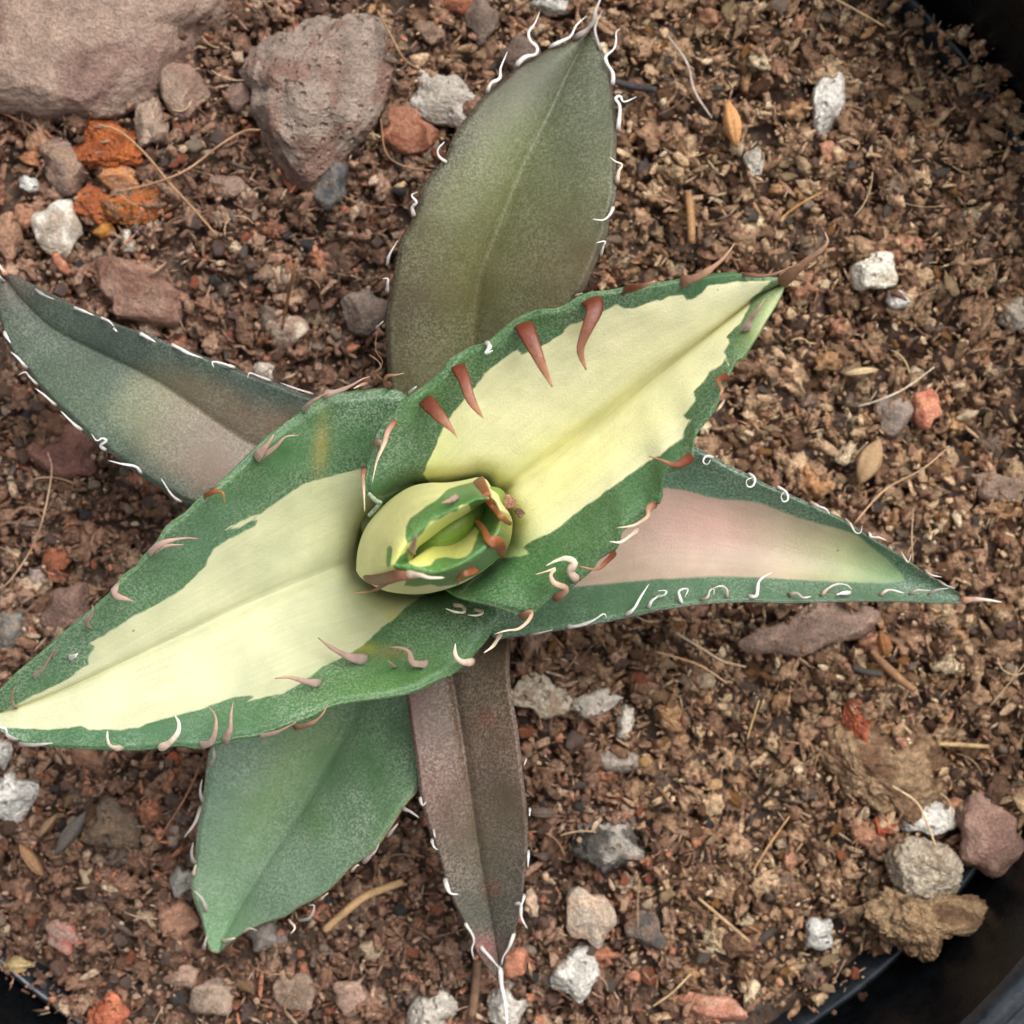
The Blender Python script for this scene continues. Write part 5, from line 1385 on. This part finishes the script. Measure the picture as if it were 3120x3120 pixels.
def crumbs(n, sub, size, protos, zlo, zhi, seed, tilt=1.0):
    r_ = np.random.default_rng(seed)
    _, F0 = ico(sub)
    XY = scatter_np(n, r_)
    n = len(XY)
    sz = np.exp(r_.normal(math.log(size[0]), size[1], n)).clip(size[2], size[3]) / 2000
    rr_ = np.hypot(XY[:, 0] - PC[0], XY[:, 1] - PC[1])
    z = np.maximum(soil_z(XY[:, 0], XY[:, 1]), .012 * sstep(.64, .655, rr_) - .05 * (rr_ < .64)) + r_.uniform(zlo, zhi, n)
    R = rand_rot(n, r_, tilt)
    cols = soil_cols(XY[:, 0], XY[:, 1], r_)
    pi = r_.integers(0, len(protos), n)
    m = protos[0].shape[0]
    PV = np.array(protos)[pi] * sz[:, None, None]
    V = np.einsum('nij,nmj->nmi', R, PV) + np.stack([XY[:, 0], XY[:, 1], z], 1)[:, None, :]
    Fc = (F0[None] + (np.arange(n) * m)[:, None, None]).reshape(-1, 3)
    return V.reshape(-1, 3), Fc, np.repeat(cols, m, 0)


def scatter_np(n, r_, rmax=.669):
    x, y = r_.uniform(-.74, .61, n * 2), r_.uniform(-.63, .71, n * 2)
    th = np.arctan2(y - PC[1], x - PC[0])
    lim = np.where((x > .15) & (y < -.35), .640, rmax) + .008 * np.sin(13 * th) + .006 * np.sin(31 * th) + r_.normal(0, .005, n * 2)
    lim = np.where((x < -.38) & (y < -.30), lim - .010, lim)
    k = np.hypot(x - PC[0], y - PC[1]) < lim
    return np.stack([x[k], y[k]], 1)[:n]


def agg_proto(seed):
    """ragged aggregate of glued crumbs"""
    V, _ = ico(3)
    r0 = np.random.default_rng(seed)
    n1 = fbm(V * 1.3 + seed * 2.1, 2, seed)
    n2 = fbm(V * 3.2 + seed, 3, seed + 5)
    rad = 1 + .4 * n1 + 1.0 * n2
    return V * rad[:, None] * np.array((r0.uniform(1.0, 1.35), r0.uniform(.75, 1.0), r0.uniform(.5, .8)))


protoG = [agg_proto(900 + i) for i in range(26)]
protoA = [lump_proto(2, 100 + i, .8, (random.uniform(1.0, 1.5), random.uniform(.6, 1.0), random.uniform(.45, .85))) for i in range(28)]
protoF = [lump_proto(2, 200 + i, .6, (random.uniform(1.4, 2.2), random.uniform(.45, .8), random.uniform(.18, .32))) for i in range(18)]
protoS = [lump_proto(1, 300 + i, .5, (random.uniform(.9, 1.6), random.uniform(.6, 1.0), random.uniform(.45, .9))) for i in range(24)]
protoT = [lump_proto(1, 400 + i, .4, (random.uniform(2.4, 4.5), random.uniform(.4, .7), random.uniform(.25, .5))) for i in range(16)]
parts_ = [crumbs(5000, 3, (17, .28, 10, 30), protoG, -.018, .010, 3, 1.0),
          crumbs(11500, 2, (9.5, .32, 5, 17), protoA + protoF + protoF, -.010, .018, 1, 1.3),
          crumbs(11500, 1, (4.2, .3, 2.4, 7), protoT, -.006, .022, 4, 1.0),
          crumbs(20000, 1, (5.2, .36, 2.4, 10), protoS, -.008, .018, 2, 1.4)]
off = 0
VV, FF, CC = [], [], []
for v, f, c in parts_:
    VV.append(v)
    FF.append(f + off)
    CC.append(c)
    off += len(v)
obj('soil_crumbs', np_mesh('soil_crumbs', np.vstack(VV), np.vstack(FF), True, {'tint': np.vstack(CC)}), M_CRUMB, kind='stuff',
    label='loose brown crumbs of potting mix filling the pot', cat_='soil')

# fine root hairs, too thin and many to count
r_ = np.random.default_rng(77)
VV, FF, CC, off = [], [], [], 0
for (x, y) in scatter(150, r_):
    L_ = r_.uniform(.015, .06)
    an_ = r_.uniform(0, 6.28)
    cur = r_.normal(0, .8)
    t_ = np.linspace(-.5, .5, 8)
    a_ = an_ + cur * t_
    P_ = np.stack([x + L_ * t_ * np.cos(a_), y + L_ * t_ * np.sin(a_), 0 * t_], 1)
    P_[:, 2] = soil_z(P_[:, 0], P_[:, 1]).mean() + r_.uniform(.012, .028) + r_.normal(0, .15) * L_ * t_
    c_ = np.tile(srgb(*random.choice([(176, 146, 112), (150, 116, 88), (196, 170, 136), (120, 92, 72)])), (8, 1))
    v, f, c = tube(P_, np.full(8, r_.uniform(.0004, .0009)), 5, 1, c_)
    VV.append(v)
    FF.append(f + off)
    CC.append(c)
    off += len(v)
obj('root_hairs', np_mesh('root_hairs', np.vstack(VV), np.vstack(FF), True, {'tint': np.vstack(CC)}), M_FIBRE, kind='stuff', label='fine pale root hairs strewn over the potting mix', cat_='root hairs')

# single bark chips and pebbles
r_ = np.random.default_rng(5)
TAKEN = [(px('F', [(s_[1], s_[2])])[0], max(s_[3], s_[4]) * 1024 / 1932) for s_ in ST if s_[9]]
TAKEN += [(px('F', [c])[0], r) for c, r in (((150, 60), 125), ((330, 60), 70), ((600, 160), 80), ((1650, 1450), 65), ((1745, 1645), 40))]
HULL = [LEAVES[k][1][::7] for k in LEAVES]
HULL = np.vstack(HULL)


def free(x, y, r, need_view=True):
    u, v = x * 1000 + 512, 512 - y * 1000
    if not (-15 < u < 1040 and -15 < v < 1040):
        return False
    for q, rr_ in TAKEN:
        if (q[0] - u) ** 2 + (q[1] - v) ** 2 < (rr_ * .85 + r) ** 2:
            return False
    return ((HULL - (u, v)) ** 2).sum(1).min() > 30


CHIP = [('tan', (172, 136, 102)), ('brown', (138, 102, 76)), ('beige', (196, 166, 128)), ('dark brown', (96, 66, 48)), ('golden', (170, 122, 72)), ('grey', (118, 106, 96))]
PEB = [('reddish brown', (146, 104, 84)), ('mauve brown', (136, 108, 96)), ('brick red', (176, 106, 76)), ('beige', (186, 158, 132)), ('charcoal', (80, 78, 78)), ('brown', (120, 86, 68))]
chip_me, peb_me = {}, {}
for nm, c in CHIP:
    chip_me[nm] = []
    for i in range(5):
        V, Fc = ico(3)
        ax = (1.0, random.uniform(.4, .8), random.uniform(.18, .34))
        Q = lump_proto(3, 500 + i * 7 + len(nm), .8, (1, 1, 1)) * ax
        Q[:, 2] += .22 * Q[:, 0] ** 2 * random.choice((-1, 1))
        me = np_mesh('bark_chip', Q, Fc, True, {'tint': np.tile(srgb(*c), (len(V), 1)) * (1 + .25 * fbm(V * 2, 3, i))[:, None]})
        me.materials.append(M_CRUMB)
        chip_me[nm].append(me)
for nm, c in PEB:
    peb_me[nm] = []
    for i in range(5):
        me = stone_mesh('pebble', 1000, random.uniform(650, 950), random.uniform(500, 800), 700 + i * 3 + len(nm), srgb(*c), srgb(*c) * random.choice((.75, 1.2)), sub=3, rough=.14, angular=.18)
        me.materials.append(M_STONE)
        peb_me[nm].append(me)


LMK = [('the tan rock slab', 200, 170), ('the lava rock', 600, 300), ('the tip of the upper leaf', 1130, 60), ('the tall white perlite lump', 1560, 195), ('the tan orange seed husk', 1385, 235),
       ('the cubic cream perlite lump', 1650, 515), ('the perlite lump on the right edge', 1912, 592), ('the salmon pink stone', 1745, 766), ('the tan orange pebble', 1535, 906),
       ('the tip of the right leaf', 1860, 1132), ('the flat pinkish brown stone', 1540, 1185), ('the yellowish beige stone', 1020, 1312), ('the narrow whitish perlite chip', 1180, 1362),
       ('the charcoal stone with a white patch', 1152, 1592), ('the tall beige stone', 1112, 1728), ('the angular white stone', 1086, 1840), ('the round white stone', 960, 1897),
       ('the fibrous soil clod', 1645, 1450), ('the big rounded brown stone', 1866, 1574), ('the pale grey soil clod', 1745, 1645), ('the perlite lump by the pot wall', 1545, 1760),
       ('the orange clay lump at the bottom', 206, 1905), ('the frosted leaf tip', 400, 1790), ('the pale bent twig', 680, 1715), ('the tan brown stone', 212, 1562), ('the white lump at the left edge', 22, 1500),
       ('the dull red flat stone', 125, 850), ('the blue grey stone', 20, 1190), ('the off white stone', 110, 432), ('the bright orange clay', 215, 320), ('the wide rough brown stone', 260, 545),
       ('the thin upright stick', 545, 600), ('the dull grey brown stone', 690, 590), ('the grey white pumice stone', 842, 186), ('the dark grey twig', 1250, 165), ('the yellow leaf tip', 1490, 520),
       ('the flat brown stone on the right', 1885, 916), ('the black upper right corner', 1880, 60), ('the brick pink stone', 1342, 1902), ('the straight straw', 1400, 1740), ('the golden straw', 1420, 640),
       ('the short tan twig', 1390, 380), ('the forked brown twig', 1690, 1260), ('the flat grey beige stone', 1168, 1434), ('the red clay crumb', 1616, 1362), ('the white stone on the bottom edge', 814, 1912),
       ('the dark brown stone on the left', 128, 1150), ('the pink brown stone', 335, 1735), ('the wood sliver above the right leaf', 1780, 700), ('the top edge straw', 1630, 30)]
LMP = np.array([px('F', [(a_, b_)])[0] for _, a_, b_ in LMK])
USED = set()


def where(u, v):
    d = np.hypot(LMP[:, 0] - u, LMP[:, 1] - v)
    for k in np.argsort(d)[:8]:
        dx, dy = u - LMP[k, 0], v - LMP[k, 1]
        sec = int(round(math.degrees(math.atan2(dy, dx)) / 45)) % 8
        w1 = ['to the right of', 'below and right of', 'straight below', 'below and left of', 'to the left of', 'above and left of', 'straight above', 'above and right of'][sec]
        yield ('close ' if d[k] < 45 else 'a little way ' if d[k] < 95 else 'farther off ') + w1 + ' ' + LMK[k][0]


def loose(n, pool, name, cat_, lab, grp, side, smin, smax):
    made = 0
    tries = 0
    while made < n and tries < 20000:
        tries += 1
        x, y = scatter(1, r_, .655)[0]
        wr = sstep(-.14, .18, np.array([x + .25 * y]))[0]
        if r_.random() > (wr if side > 0 else 1 - wr) + .12:
            continue
        s_ = r_.uniform(smin, smax) * (.8 + .4 * r_.random())
        if not free(x, y, s_):
            continue
        TAKEN.append(((x * 1000 + 512, 512 - y * 1000), s_ * .8))
        nm = random.choice(list(pool))
        size = 'tiny' if s_ < 6 else 'small' if s_ < 8.2 else 'larger'
        for wh in where(x * 1000 + 512, 512 - y * 1000):
            lb = '%s %s %s %s' % (size, nm, lab, wh)
            if lb not in USED and len(lb.split()) <= 16:
                break
        USED.add(lb)
        o = obj(name, random.choice(pool[nm]), None, label=lb, cat_=cat_, group=grp % nm)
        z = float(soil_z(np.array([x]), np.array([y]))[0]) + r_.uniform(.010, .018)
        o.location = world((x * 1000 + 512, 512 - y * 1000), z)
        k = s_ / 1000
        o.scale = (k, k, k)
        o.rotation_euler = (r_.normal(0, .35), r_.normal(0, .35), r_.uniform(0, 6.28))
        made += 1


loose(250, chip_me, 'bark_chip', 'bark chip', 'bark chip', '%s bark chips in the potting mix', 1, 5, 11)
loose(170, peb_me, 'pebble', 'pebble', 'pebble', '%s pebbles in the potting mix', -1, 4.5, 10)
